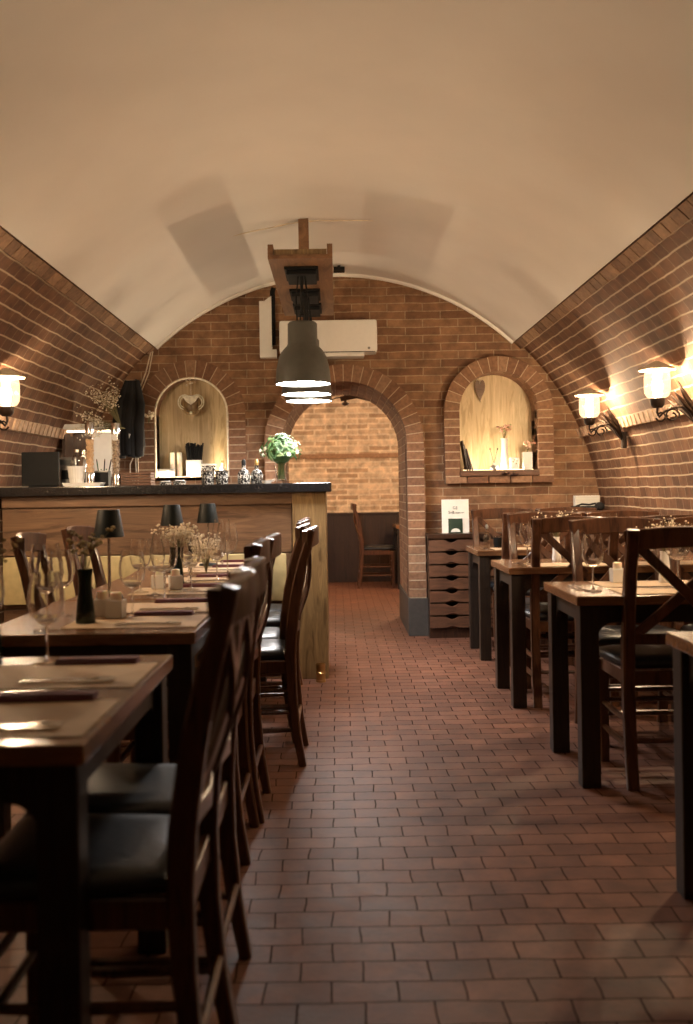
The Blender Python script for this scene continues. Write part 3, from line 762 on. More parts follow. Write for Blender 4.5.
def sprig_mesh(n, hgt, spread, fmat, fr, fl, bl=6, base=0.0, droop=0):
    bs, bf = bmesh.new(), bmesh.new()
    for i in range(n):
        a = random.uniform(0, 2 * PI); s = spread * random.uniform(.25, 1); h = hgt * random.uniform(.6, 1)
        p0 = Vector((0, 0, base)); p1 = Vector((s * .35 * math.cos(a), s * .35 * math.sin(a), base + h * .6)); p2 = Vector((s * math.cos(a), s * math.sin(a), base + h - droop * s))
        tube(bs, [p0, p1, p2], [.0015, .0012, .0006], 4)
        for k in range(bl):
            u = random.uniform(.45, 1.05); q = p1.lerp(p2, (u - .4) / .6) if u > .4 else p1
            q = q + Vector([random.uniform(-fl, fl) for _ in range(3)])
            r = fr * random.uniform(.5, 1.2)
            ball(bf, q, r, (1, 1, .8), 1)
    return bs, bf
def build_vase(label):
    t = thing('bud_vase', label, 'vase', (0, 0, 0))
    bm = bmesh.new(); o_ = [(0, 0), (.030, 0), (.032, .006), (.026, .07), (.021, .115), (.022, .15), (.026, .175)]
    lathe(bm, o_ + [(.023, .175), (.019, .15), (.018, .115), (0, .05)], 24); link('vase_body', bm, M_VASE, t, smooth=40)
    return t
def sprigs(loc, label, mat, n=14, h=.13, sp=.08, fr=.006, fl=.014, bl=12):
    t = thing('dried_flowers', label, 'dried flowers', loc)
    bs, bf = sprig_mesh(n, h, sp, mat, fr, fl, bl); link('stems', bs, M_STEM, t, smooth=True); link('blossoms', bf, mat, t)
    return t
def build_tealight(label):
    t = thing('candle_holder', label, 'candle holder', (0, 0, 0))
    bm = bmesh.new(); o_ = [(-.028, -.028), (.028, -.028), (.028, .028), (-.028, .028)]
    ringsweep(bm, [[Vector((a * k, b * k, z)) for a, b in o_] for k, z in ((.8, 0), (.95, .005), (1, .06), (.9, .062), (.85, .03))]); link('holder', bm, M_CERAMIC, t, smooth=20)
    bm = bmesh.new(); lathe(bm, [(0, .032), (.019, .032), (.019, .085), (.015, .088), (0, .084)], 16); link('candle', bm, M_BASKET, t, smooth=40)
    return t
mat_, nap, cut, glassA, glassB = Maker(build_mat), Maker(build_napkin), Maker(build_cutlery), Maker(build_glass(1.0)), Maker(build_glass(1.18))
lamp, vase, tea = Maker(build_lamp), Maker(build_vase), Maker(build_tealight)
Z = TH + .0005
tbl = {'a': 'front left table', 'b': 'second left table from the viewer', 'c': 'third left table from the viewer', 'd': 'left table nearest the bar'}
def setting(x, y, side, where):
    # side +1: diner on the aisle side (+x), facing -x
    mat_((x, y, Z), 0, 'kraft paper placemat on the ' + where, 'placemats on the left tables')
    nap((x + side * .06, y + side * .17 - .01, Z), random.uniform(-.04, .04), 'folded burgundy napkin on the ' + where, 'napkins on the left tables')
    cut((x + side * .05, y - side * .10, Z + .0025), 0, 'knife and fork on the ' + where, 'cutlery on the left tables')
for y, wh in ((1.86, 'front left table, in the near corner by the aisle'), (2.29, 'front left table, in the far corner by the aisle'), (3.23, 'second left table, near end by the aisle'), (3.62, 'second left table, far end by the aisle'), (4.22, 'third left table, near end by the aisle'), (4.72, 'third left table, far end by the aisle'), (5.34, 'left table nearest the bar, near end by the aisle'), (5.72, 'left table nearest the bar, far end by the aisle')):
    setting(-.655, y, 1, wh)
# wine glasses
for k, (x, y, big, lb) in enumerate([
    (-.895, 3.05, 1, 'large round wine glass by the left edge on the second left table'),
    (-.70, 3.38, 0, 'wine glass right of the white candle holder on the second left table'),
    (-.95, 3.42, 0, 'wine glass left of the black bud vase on the second left table'),
    (-.66, 3.78, 1, 'wine glass behind the row of glasses at the far end of the second left table'),
    (-.75, 4.06, 0, 'wine glass on the third left table beside the nearest black lamp'),
    (-.63, 4.25, 0, 'wine glass on the third left table, in front of the green bud vase'),
    (-.54, 4.86, 1, 'wine glass among dried flowers at the far end of the third left table'),
    (-.765, 5.26, 0, 'wine glass beside the middle black lamp on the table nearest the bar'),
    (-.64, 5.50, 1, 'wine glass against the bar front, on the table nearest the bar'),
    (-.83, 4.17, 0, 'wine glass behind the nearest black lamp on the third left table'),
    (-.69, 4.60, 0, 'wine glass behind the green bud vase on the third left table'),
    (-.57, 4.68, 0, 'wine glass in the aisle-side far corner of the third left table'),
    (-.84, 5.62, 0, 'wine glass left of the farthest black lamp'),
    (-.72, 2.45, 0, 'wine glass on the far side of the front left table'),
    (-.86, 2.40, 1, 'wine glass cut by the left edge of the photo on the front left table'),
    (1.01, 3.95, 0, 'wine glass on the aisle corner of the largest right table'),
    (1.37, 4.02, 1, 'wine glass behind the cross back of the largest right chair'),
    (1.62, 4.20, 0, 'wine glass near the right edge on the largest right table'),
    (1.02, 5.36, 0, 'wine glass on the aisle corner of the second right table'),
    (1.09, 5.50, 0, 'wine glass behind another on the second right table'),
    (1.48, 5.42, 1, 'wine glass toward the wall on the second right table'),
    (1.19, 6.80, 0, 'wine glass on the farthest right table')]):
    (glassB if big else glassA)((x, y, Z), 0, lb, 'wine glasses on the tables')
lamp((-.915, 3.98, Z), 0, 'black cordless table lamp nearest the viewer, largest of the three', 'table lamps on the left tables')
lamp((-.876, 5.27, Z), 0, 'black cordless table lamp in the middle of the three', 'table lamps on the left tables')
lamp((-.735, 5.64, Z), 0, 'black cordless table lamp farthest back, smallest of the three', 'table lamps on the left tables')
for o_ in bpy.data.objects:
    if o_.parent is None and o_.name.startswith('table_lamp'): o_.scale = (1.03, 1.03, 1.05)
GV = 'bud vases on the left tables'
vase((-.817, 3.21, Z), 0, 'black tapered bud vase on the second left table', GV)
vase((-.72, 4.45, Z), 0, 'dark green bud vase with pale dried flowers on the third left table', GV)
vase((-.885, 2.52, Z), 0, 'dark bud vase at the left edge on the front left table', GV)
sprigs((-.817, 3.21, Z + .15), 'olive dried sprigs in the black vase on the second left table', M_DRYO, 9, .16, .10, .009, .010, 6)
sprigs((-.72, 4.45, Z + .15), 'cream baby\'s breath in the dark green vase on the third left table', M_DRY, 26, .12, .10, .0065, .016, 14)
sprigs((-.66, 4.98, Z + .01), 'cream baby\'s breath bunch at the far end of the third left table', M_DRY, 22, .20, .09, .0065, .018, 14)
sprigs((-.885, 2.52, Z + .15), 'olive dried sprigs cut by the left edge of the photo', M_DRYO, 8, .16, .09, .008, .010, 6)
tea((-.80, 3.38, Z), .2, 'white square candle holder beside the black vase', 'white candle holders')
tea((-.745, 3.33, Z), -.1, 'white square candle holder, the right one by the black vase', 'white candle holders')
tea((-.78, 4.32, Z), 0, 'white square candle holder on the third left table by the green vase', 'white candle holders')
tea((-.70, 4.28, Z), .3, 'white square candle holder on the third left table, toward the aisle', 'white candle holders')
# right tables
for x, y, lb in ((1.30, 3.93, 'kraft placemat before the largest right chair'), (1.30, 4.21, 'kraft placemat on the far side of the largest right table'), (1.22, 5.31, 'kraft placemat on the second right table, near side'), (1.72, 5.31, 'kraft placemat on the second right table, near side by the wall'), (1.78, 3.93, 'kraft placemat near the right edge on the largest right table'), (1.26, 6.75, 'kraft placemat on the farthest right table'), (1.25, 2.68, 'kraft placemat on the table corner at the right edge')):
    m_ = mat_((x, y, Z), 0, lb, 'placemats on the right tables'); m_.scale = (1, .8, 1)
for x, y, lb in ((.99, 4.10, 'cutlery on the aisle end of the largest right table'), (.99, 5.40, 'cutlery on the aisle end of the second right table'), (1.02, 6.85, 'cutlery on the aisle end of the farthest right table')):
    cut((x, y, Z), PI / 2, lb, 'cutlery on the right tables')
sprigs((1.39, 4.24, Z + .13), 'cream baby\'s breath above the largest right chair, near the right edge', M_DRY, 14, .16, .11, .0045, .016, 14)
sprigs((1.23, 5.60, Z + .12), 'cream baby\'s breath on the second right table', M_DRY, 16, .17, .12, .005, .016, 14)
def build_wvase(label):
    t = thing('white_vase', label, 'vase', (0, 0, 0))
    bm = bmesh.new(); lathe(bm, [(0, 0), (.024, 0), (.026, .01), (.022, .07), (.017, .12), (.019, .135), (.016, .135), (.014, .11), (0, .06)], 20); link('vase_body', bm, M_CERAMIC, t, smooth=40)
    return t
wv = Maker(build_wvase)
wv((1.39, 4.24, Z), 0, 'small white vase on the largest right table, behind its nearer chair', 'white vases on the right tables')
wv((1.23, 5.60, Z), 0, 'small white vase on the second right table', 'white vases on the right tables')
tea((1.20, 4.28, Z), 0, 'white candle holder behind the largest right chair', 'white candle holders')
def build_bottle(label):
    t = thing('glass_bottle', label, 'bottle', (0, 0, 0))
    bm = bmesh.new(); lathe(bm, [(0, 0), (.026, 0), (.028, .01), (.028, .075), (.012, .105), (.011, .135), (.013, .137)], 20); link('bottle_body', bm, M_GLASS, t, smooth=40)
    bm = bmesh.new(); lathe(bm, [(0, .130), (.010, .130), (.012, .15), (.008, .16), (0, .162)], 14); link('stopper', bm, M_GREY, t, smooth=40)
    return t
bot = Maker(build_bottle)
bot((1.04, 6.93, Z), 0, 'clear glass bottle on the farthest right table', 'bottles on the farthest right table')
t = thing('dark_cup', 'dark round cup on the farthest right table', 'cup', (1.13, 7.0, Z))
bm = bmesh.new(); lathe(bm, [(0, 0), (.03, 0), (.036, .02), (.038, .07), (.035, .07), (.032, .02), (0, .012)], 20); link('cup_body', bm, M_BLACK, t, smooth=40)
bm = bmesh.new(); lathe(bm, [(.035, .066), (.0395, .067), (.0395, .074), (.035, .074)], 20); link('rim', bm, M_CHROME, t, smooth=40)

# ------------------------------------------------------------------ crate rack with sign
t = thing('crate_rack', 'rack of stacked wooden crates with scalloped fronts beside the arch pier', 'rack', (0, 0, 0))
rx0, rx1, ry0, ry1 = .695, 1.27, 7.62, 7.87
bm = bmesh.new(); bx(bm, rx0, rx1, ry0 + .03, ry1, .0, .075); bx(bm, rx0 - .005, rx1 + .005, ry0 + .0, ry1, .765, .80, .003)
for x in (rx0, rx1 - .02): bx(bm, x, x + .02, ry0 + .03, ry1, .075, .765)
bx(bm, rx0, rx1, ry1 - .02, ry1, .075, .765)
link('rack_frame', bm, M_DWOOD, t)
n = 7; hh = (.765 - .08) / n
for k in range(n):
    z0 = .082 + k * hh; z1 = z0 + hh - .012; bm = bmesh.new()
    P = [(rx0 + .003, z0)]
    m = 36
    wid = rx1 - rx0 - .006
    def sc(u): return max(max(0, math.sin(PI * min(1, max(0, (u - c) / .17)))) for c in (.215, .66))
    for i in range(m + 1): u = i / m; P.append((rx0 + .003 + wid * u, z0 + .016 * sc(u)))
    for i in range(m, -1, -1): u = i / m; P.append((rx0 + .003 + wid * u, z1 - .022 * sc(u)))
    prism(bm, P[1:], ry0, ry0 + .018)
    bx(bm, rx0 + .024, rx1 - .024, ry0 + .019, ry1 - .03, z0, z0 + .010)
    link('crate', bm, M_CRATE, t)
t = thing('menu_sign', 'white sign with a dark green square leaning on top of the crate rack', 'sign', (.915, 7.72, .802))
t.rotation_euler = (R(-6), 0, R(-3))
bm = bmesh.new(); bx(bm, -.105, .105, 0, .006, 0, .262, .001); link('sign_board', bm, M_PAPER, t)
bm = bmesh.new(); bx(bm, -.055, .055, -.004, -.0005, .0, .112, .0015)
link('green_card', bm, M_GREEN, t)
bm = bmesh.new()
prism(bm, [(.036 * math.cos(PI * k / 12), .008 + .028 * math.sin(PI * k / 12)) for k in range(13)], -.0055, -.004); link('white_half_disc', bm, M_PAPER, t)
bm = text_bm('GE', .032); bmesh.ops.translate(bm, vec=(.0, -.001, .185), verts=bm.verts); b2 = text_bm('SvB', .032); bmesh.ops.translate(b2, vec=(-.03, -.001, .150), verts=b2.verts); merge(bm, b2)
b2 = text_bm('restaurant', .017); bmesh.ops.translate(b2, vec=(.034, -.001, .153), verts=b2.verts); merge(bm, b2)
link('lettering', bm, M_BLACK, t)

# corner cabinet with white slatted box and black bag
t = thing('corner_cabinet', 'dark wooden cabinet in the far right corner behind the chairs', 'cabinet', (1.785, 7.74, 0))
bm = bmesh.new(); bx(bm, -.26, .26, -.1, .13, .05, .93, .004); link('cabinet_body', bm, M_DWOOD, t)
bm = bmesh.new(); bx(bm, -.28, .28, -.12, .14, .93, .955, .004); link('cabinet_top', bm, M_TOP, t)
for s in (-1, 1):
    bm = bmesh.new(); x0, x1 = sorted((s * .005, s * .25)); bx(bm, x0, x1, -.118, -.1, .08, .9, .003); d = link('door', bm, M_DWOOD, t)
    bm = bmesh.new(); ball(bm, (s * .03, -.128, .5), .011, sub=2); link('knob', bm, M_BRASS, d, smooth=True)
bm = bmesh.new(); bx(bm, -.24, .24, -.08, .12, 0, .05); link('cabinet_plinth', bm, M_BLACK, t)
t = thing('slatted_box', 'white slatted box standing tilted on the corner cabinet', 'box', (1.93, 7.76, .957), R(8))
t.location.x = 1.945
bm = bmesh.new(); bx(bm, -.10, .10, -.02, .03, 0, .12, .004); link('box_body', bm, M_PAPER, t)
bm = bmesh.new()
for k in range(6): bx(bm, -.095, .095, -.026, -.019, .008 + k * .019, .018 + k * .019, .001)
link('slats', bm, M_WHITE, t)
t = thing('black_bag', 'black bag lying on the corner cabinet below the white slatted box', 'bag', (1.92, 7.665, .957))
bm = bmesh.new(); ball(bm, (.10, 0, .036), .04, (1, .9, .85), 2); box(bm, (-.02, 0, .02), (.20, .08, .04), .015); link('bag_body', bm, M_CLOTH, t, smooth=60)
bm = bmesh.new(); tube(bm, [(-.09, 0, .035), (-.04, -.01, .055), (.02, 0, .05), (.07, 0, .06)], .007, 8); link('handle', bm, M_CLOTH, t, smooth=True)

# ------------------------------------------------------------------ things on the bar
CZ = 1.197
def bxp(px, y): return (px - 337) * y / 995.5     # pixel column to x at depth y
Y0 = 6.3
t = thing('till_screen', 'square black till screen on the left end of the bar', 'screen', (bxp(41, Y0), Y0, CZ))
bm = bmesh.new(); box(bm, (0, 0, .115), (.235, .03, .215), .006); link('screen_panel', bm, M_BLACK, t)
bm = bmesh.new(); box(bm, (0, .05, .004), (.15, .12, .008), .002); bar(bm, [(0, .05, .006), (0, .02, .1)], .05, .02, (1, 0, 0)); link('stand', bm, M_BLACK, t)
t = thing('grey_card_reader', 'grey box behind the white pot on the bar', 'box', (bxp(69, 6.5), 6.5, CZ))
bm = bmesh.new(); box(bm, (0, 0, .07), (.10, .06, .14), .006); box(bm, (0, -.01, .165), (.10, .05, .05), .004, Matrix.Rotation(R(20), 3, 'X')); link('box_body', bm, M_GREY, t)
bm = bmesh.new(); box(bm, (0, -.034, .08), (.07, .004, .06), .001); link('display', bm, M_BLACK, t)
t = thing('white_tray', 'shallow white tray on the bar by the till screen', 'tray', (bxp(84, 6.28), 6.28, CZ))
bm = bmesh.new(); P = [(-.12, -.06), (.12, -.06), (.12, .06), (-.12, .06)]
ringsweep(bm, [[Vector((a * k, b * k, z)) for a, b in P] for k, z in ((.92, 0), (1, .022), (.97, .022), (.9, .006))]); link('tray_body', bm, M_CERAMIC, t, smooth=20)
bm = bmesh.new(); P = [(-.122, -.0615), (.122, -.0615), (.122, .0615), (-.122, .0615)]; ringsweep(bm, [[Vector((a * k, b * k, z)) for a, b in P] for k, z in ((1, .0205), (1, .0235), (.965, .0235), (.965, .0205))], cap=False); link('rim', bm, M_CERAMIC, t)
t = thing('ribbed_pot', 'white ribbed pot on the white tray', 'pot', (bxp(77, 6.28), 6.28, CZ + .008))
bm = bmesh.new()
rings = []
for r, z in ((.040, 0), (.046, .05), (.054, .105), (.056, .12), (.052, .12), (.048, .05), (.036, .01)):
    rings.append([Vector(((r + .0018 * (k % 2)) * math.cos(2 * PI * k / 40), (r + .0018 * (k % 2)) * math.sin(2 * PI * k / 40), z)) for k in range(40)])
ringsweep(bm, rings); link('pot_body', bm, M_CERAMIC, t)
t = thing('clear_funnel_bottle', 'clear conical bottle rising out of the white ribbed pot', 'bottle', (bxp(77, 6.28), 6.28, CZ + .02))
bm = bmesh.new(); lathe(bm, [(0, 0), (.032, 0), (.036, .1), (.042, .12), (.018, .18), (.014, .2)], 24); link('bottle_body', bm, M_GLASS, t, smooth=40)
bm = bmesh.new(); lathe(bm, [(0, .196), (.017, .196), (.017, .215), (0, .215)], 16); link('cap', bm, M_CHROME, t, smooth=40)
def grinder(px, y, fill, label, zb):
    t = thing('spice_grinder', label, 'grinder', (bxp(px, y), y, zb), 0, 'tall spice grinders on the bar')
    k = .395
    bm = bmesh.new(); lathe(bm, [(0, 0), (.028, 0), (.028, .075), (.026, .078), (0, .078)], 24); link('base', bm, M_CHROME, t, smooth=40)
    bm = bmesh.new(); lathe(bm, [(.027, .078), (.027, k - .07)], 24); link('clear_tube', bm, M_TUBE, t, smooth=40)
    bm = bmesh.new()
    for i in range(420):
        a = random.uniform(0, 2 * PI); r = random.uniform(.016, .0235); s = random.uniform(.003, .0045)
        ball(bm, (r * math.cos(a), r * math.sin(a), random.uniform(.082, k - .105)), s, sub=0)
    lathe(bm, [(0, .079), (.016, .079), (.016, k - .11), (0, k - .11)], 12)
    link('spice', bm, fill, t)
    bm = bmesh.new(); lathe(bm, [(0, k - .07), (.028, k - .07), (.029, k - .005), (.026, k), (0, k)], 24); link('cap', bm, M_CHROME, t, smooth=40)
    return t
grinder(90.5, 6.27, M_SPICE, 'tall clear spice grinder with pinkish filling, left of the pair', CZ + .008)
grinder(116.5, 6.25, M_PEPPER, 'tall clear spice grinder with dark peppercorns, right of the pair', CZ)
t = thing('pen_cup', 'black square cup with pens between the two tall grinders', 'cup', (bxp(103, 6.4), 6.4, CZ))
bm = bmesh.new(); P = [(-.045, -.04), (.045, -.04), (.045, .04), (-.045, .04)]
ringsweep(bm, [[Vector((a * k, b * k, z)) for a, b in P] for k, z in ((1, 0), (1, .10), (.93, .10), (.93, .01))]); link('cup_body', bm, M_BLACK, t)
bm = bmesh.new(); bx(bm, -.0455, .0455, -.041, -.0398, .09, .10, .0005); link('rim', bm, M_GREY, t)
for k, (dx, dy, le) in enumerate(((.02, .01, 12), (-.015, 0, -8), (.0, .015, 4))):
    p = thing('pen', 'pen standing in the black square cup between the grinders', 'pen', (bxp(103, 6.4) + dx, 6.4 + dy, CZ + .012), 0, 'pens in the black cup')
    p.rotation_euler = (0, R(le), 0)
    bm = bmesh.new(); tube(bm, [(0, 0, 0), (0, 0, .15)], .004, 8); link('barrel', bm, M_BLACK if k != 1 else M_LEAF, p, smooth=True)
    bm = bmesh.new(); tube(bm, [(0, 0, .15), (0, 0, .165)], [.0045, .003], 8); link('clip_end', bm, M_CRATE, p, smooth=True)
for k in range(5):
    bm = bmesh.new(); box(bm, (0, 0, .008), (.19 - .003 * (k % 2), .14, .0135), .002); o = link('menu_board', bm, M_CRATE, loc=(bxp(138, 6.3) + random.uniform(-.002, .002), 6.3, CZ + k * .017))
    tag(o, ['lowest', 'second lowest', 'middle', 'second highest', 'topmost'][k] + ' thin wooden menu board in the pile on the bar', 'menu board', 'wooden menu boards piled on the bar')
# patterned tumblers and napkin packs
def build_tumbler(label):
    t = thing('patterned_tumbler', label, 'tumbler', (0, 0, 0))
    bm = bmesh.new(); o_ = [(0, 0), (.036, 0), (.040, .01), (.041, .085)]
    lathe(bm, o_ + [(.038, .085), (.037, .012), (0, .008)], 28)
    link('glass_body', bm, M_PATTERN, t, smooth=40, uv=lambda co, n: (math.atan2(co.y, co.x) * .04, co.z))
    bm = bmesh.new(); lathe(bm, [(.0415, .079), (.043, .081), (.043, .088), (.0385, .088)], 28); link('rim', bm, M_CHROME, t, smooth=40)
    return t
tum = Maker(build_tumbler)
GTm = 'patterned tumblers on the bar'
tum((bxp(208, 6.3), 6.3, CZ), 0, 'black and white patterned tumbler below the niche, left one', GTm)
tum((bxp(222, 6.3), 6.3, CZ), .4, 'black and white patterned tumbler below the niche, right one', GTm)
def build_carafe(label):
    t = thing('patterned_bottle', label, 'bottle', (0, 0, 0))
    bm = bmesh.new(); lathe(bm, [(0, 0), (.036, 0), (.040, .012), (.040, .06), (.030, .082), (.014, .092), (.012, .12), (0, .12)], 28)
    link('bottle_body', bm, M_PATTERN, t, smooth=40, uv=lambda co, n: (math.atan2(co.y, co.x) * .04, co.z))
    bm = bmesh.new(); lathe(bm, [(0, .118), (.013, .118), (.014, .145), (.008, .155), (0, .156)], 14); link('stopper', bm, M_BLACK, t, smooth=40)
    return t
car = Maker(build_carafe)
car((bxp(244, 6.3), 6.3, CZ), 0, 'patterned glass bottle with a black stopper on the bar', 'patterned bottles on the bar')
c_ = car((bxp(257, 6.35), 6.35, CZ), 1, 'patterned glass bottle with a pale stopper, nearer the bouquet', 'patterned bottles on the bar')
for ch in bpy.data.objects:
    if ch.parent == c_ and ch.name.startswith('stopper'): ch.data = ch.data.copy(); ch.data.materials[0] = M_BRASS
t = thing('small_dish', 'small clear dish on the bar right of the patterned bottles', 'dish', (bxp(267, 6.28), 6.28, CZ))
bm = bmesh.new(); lathe(bm, [(0, 0), (.025, 0), (.036, .02), (.034, .02), (.023, .005), (0, .004)], 20); link('dish_body', bm, M_CERAMIC, t, smooth=40)
bm = bmesh.new(); tube(bm, [(.033, 0, .02), (.05, 0, .03), (.052, 0, .02), (.036, 0, .012)], .003, 6, ref=(0, 1, 0)); link('handle', bm, M_CERAMIC, t, smooth=True)
# packets left of tumblers
for k, (px, w_, h_) in enumerate(((166, .07, .022), (180, .075, .026))):
    t = thing('patterned_packet', ['flat patterned packet on the bar, left one under the niche', 'flat patterned packet on the bar, right one under the niche'][k], 'packet', (bxp(px, 6.28), 6.28, CZ), 0, 'patterned packets on the bar')
    bm = bmesh.new(); box(bm, (0, 0, h_ / 2), (w_, .06, h_), .004); link('packet_body', bm, M_PATTERN, t, uv=boxuv)
    bm = bmesh.new(); box(bm, (0, 0, h_ + .002), (w_ * .7, .04, .006), .002); link('packet_lid', bm, M_PAPER, t)
# bouquet
t = thing('flower_vase', 'clear tapered glass vase on the right end of the bar', 'vase', (bxp(281.5, 6.25), 6.25, CZ))
bm = bmesh.new(); o_ = [(0, 0), (.030, 0), (.033, .006), (.036, .06), (.044, .125)]; lathe(bm, o_ + [(.041, .125), (.033, .06), (.028, .02), (0, .014)], 24); link('vase_body', bm, M_GLASS, t, smooth=40)
bm = bmesh.new(); lathe(bm, [(0, .016), (.027, .02), (.031, .05), (0, .05)], 20); link('water', bm, M_GLASS, t, smooth=40)
t = thing('bouquet', 'green and white flower bouquet in the glass vase on the bar', 'bouquet', (bxp(281.5, 6.25), 6.25, CZ + .02))
bl, bs = bmesh.new(), bmesh.new()
for i in range(12):
    a = 2 * PI * i / 12; r = .02
    tube(bs, [(r * math.cos(a), r * math.sin(a), .005), (r * .8 * math.cos(a + .4), r * .8 * math.sin(a + .4), .09), (.06 * math.cos(a), .06 * math.sin(a), .19)], .0035, 5)
for i in range(230):
    a = random.uniform(0, 2 * PI); el = random.uniform(-.35, 1.45); rr = random.uniform(.075, .125)
    c = Vector((rr * 1.05 * math.cos(a) * math.cos(el), rr * 1.05 * math.sin(a) * math.cos(el), .175 + rr * .95 * math.sin(el)))
    n_ = (c - Vector((0, 0, .15))).normalized(); u = n_.orthogonal().normalized(); u.rotate(Matrix.Rotation(random.uniform(0, 6.28), 3, n_)); v = n_.cross(u)
    L_ = random.uniform(.018, .032); W_ = L_ * .35
    pts = [c - u * L_, c - u * L_ * .3 + v * W_ + n_ * .002, c + u * L_ * .4 + v * W_ * .8 + n_ * .004, c + u * L_ + n_ * random.uniform(-.006, .01), c + u * L_ * .4 - v * W_ * .8 + n_ * .004, c - u * L_ * .3 - v * W_ + n_ * .002]
    mid = c + n_ * .006
    vs = [bl.verts.new(p) for p in pts]; mv = bl.verts.new(mid)
    for k in range(6): bl.faces.new((vs[k], vs[(k + 1) % 6], mv))
for i in range(24):
    a = random.uniform(0, 2 * PI); el = random.uniform(-.15, 1.4); rr = random.uniform(.10, .13)
    c = Vector((rr * 1.05 * math.cos(a) * math.cos(el), rr * 1.05 * math.sin(a) * math.cos(el), .175 + rr * .95 * math.sin(el)))
    bf = bmesh.new(); n_ = (c - Vector((0, 0, .16))).normalized(); q_ = n_.to_track_quat('Z', 'Y')
    for ring, m_, tilt in ((.010, 7, .9), (.006, 5, .45)):
        for k in range(m_):
            a2 = 2 * PI * k / m_ + ring * 50; d = Vector((math.cos(a2), math.sin(a2), 0)); e = Vector((-d.y, d.x, 0))
            P = [d * .002, d * ring + e * .006 + Vector((0, 0, .003)), d * (ring + .008) + Vector((0, 0, .012 * (1 - tilt) + .004)), d * ring - e * .006 + Vector((0, 0, .003)), d * .002 - Vector((0, 0, .002))]
            vs = [bf.verts.new(c + q_ @ p) for p in P]; bf.faces.new((vs[0], vs[1], vs[2])); bf.faces.new((vs[0], vs[2], vs[3])); bf.faces.new((vs[4], vs[2], vs[1])); bf.faces.new((vs[4], vs[3], vs[2]))
    lathe(bf, [(0, -.004), (.006, 0), (.005, .006), (0, .008)], 7, c)
    link('white_flower', bf, M_FLOWER, t)
lathe(bl, [(0, .09), (.05, .12), (.075, .17), (.06, .23), (0, .26)], 10)
link('stems', bs, M_LEAF, t, smooth=True); link('leaves', bl, M_LEAF, t)

# ------------------------------------------------------------------ left niche contents
ny = YE + .09
zl = NL[3] + .001
t = thing('straw_holder', 'white cup holding black straws in the left niche', 'cup', (bxp(195, ny), ny - .02, zl))
bm = bmesh.new(); P = [(-.06, -.05), (.06, -.05), (.06, .05), (-.06, .05)]
ringsweep(bm, [[Vector((a * k, b * k, z)) for a, b in P] for k, z in ((.9, 0), (1, .135), (.94, .135), (.85, .01))]); link('cup_body', bm, M_CERAMIC, t)
bm = bmesh.new()
for i in range(30):
    x, y = random.uniform(-.04, .04), random.uniform(-.03, .03)
    tube(bm, [(x, y, .02), (x * 1.8, y * 1.3, .25 + random.uniform(-.015, .03))], .0065, 6)
link('straws', bm, M_BLACK, t, smooth=True)
for k, (px, h_) in enumerate(((173, .20), (180, .20))):
    t = thing('pillar_candle', ['cream candle in the left niche, left of the pair', 'cream candle in the left niche, right of the pair'][k], 'candle', (bxp(px, ny), ny, zl), 0, 'cream candles in the left niche')
    bm = bmesh.new(); lathe(bm, [(0, 0), (.021, 0), (.021, h_ - .004), (.017, h_), (0, h_ - .006)], 20); link('wax', bm, M_BASKET, t, smooth=40)
    bm = bmesh.new(); tube(bm, [(0, 0, h_ - .008), (.002, 0, h_ + .014)], .002, 5); link('wick', bm, M_ROSE, t)
t = thing('towel_roll', 'white towel roll low in the left niche', 'roll', (bxp(167, ny), ny - .03, zl + .035))
bm = bmesh.new(); tube(bm, [(-.07, 0, 0), (.07, 0, 0)], .034, 18); link('roll_body', bm, M_PAPER, t, smooth=40)
bm = bmesh.new(); tube(bm, [(-.072, 0, 0), (.072, 0, 0)], .01, 12); link('core', bm, M_KRAFT, t, smooth=40)
t = thing('lidded_box', 'white patterned box behind the tumblers in the left niche', 'box', (bxp(210, ny), ny - .05, zl))
bm = bmesh.new(); box(bm, (0, 0, .045), (.11, .05, .09), .004); link('box_body', bm, M_PATTERN, t, uv=boxuv)
bm = bmesh.new(); box(bm, (0, 0, .098), (.115, .054, .014), .003); link('box_lid', bm, M_CERAMIC, t)
t = thing('small_bottle', 'small cream bottle at the right end of the left niche', 'bottle', (bxp(223, ny), ny - .02, zl))
bm = bmesh.new(); lathe(bm, [(0, 0), (.022, 0), (.024, .01), (.024, .07), (.01, .09), (.01, .11), (0, .11)], 18); link('bottle_body', bm, M_CERAMIC, t, smooth=40)
bm = bmesh.new(); lathe(bm, [(0, .109), (.012, .109), (.012, .128), (0, .128)], 14); link('cap', bm, M_BRASS, t, smooth=40)
# hanging ornament: owl-like woven wreath medallion
oy = YE + .06
t = thing('hanging_ornament', 'pale looped ornament hanging in the left niche', 'ornament', (bxp(192.5, oy), oy, 1.87))
bm = bmesh.new()
tube(bm, [(0, 0, .04), (0, 0, .185)], .0025, 5); link('string', bm, M_DRY, t)
bm = bmesh.new()
for i in range(9): ball(bm, (random.uniform(-.035, .035), random.uniform(-.01, .01), .135 + random.uniform(-.015, .02)), .009, sub=1)
link('knot', bm, M_DRY, t)
bm = bmesh.new()
P = [Vector((.062 * math.cos(2 * PI * k / 26), 0, -.02 + .062 * math.sin(2 * PI * k / 26))) for k in range(27)]
tube(bm, P, .012, 8, ref=(0, 1, 0)); lathe_b = bmesh.new(); ball(bm, (0, .005, -.02), .055, (1, .25, 1), 2); link('round_disc', bm, M_OLIVE, t, smooth=True)
bm = bmesh.new()
for s in (-1, 1):
    for r in (.045, .062):
        tube(bm, [(s * (.045 + r * .75 * math.sin(R(q))), -.012, .0 + r * math.cos(R(q)) * .85) for q in range(-30, 190, 25)], .004, 6, ref=(0, 1, 0))
link('side_loops', bm, M_FLOWER, t, smooth=True)
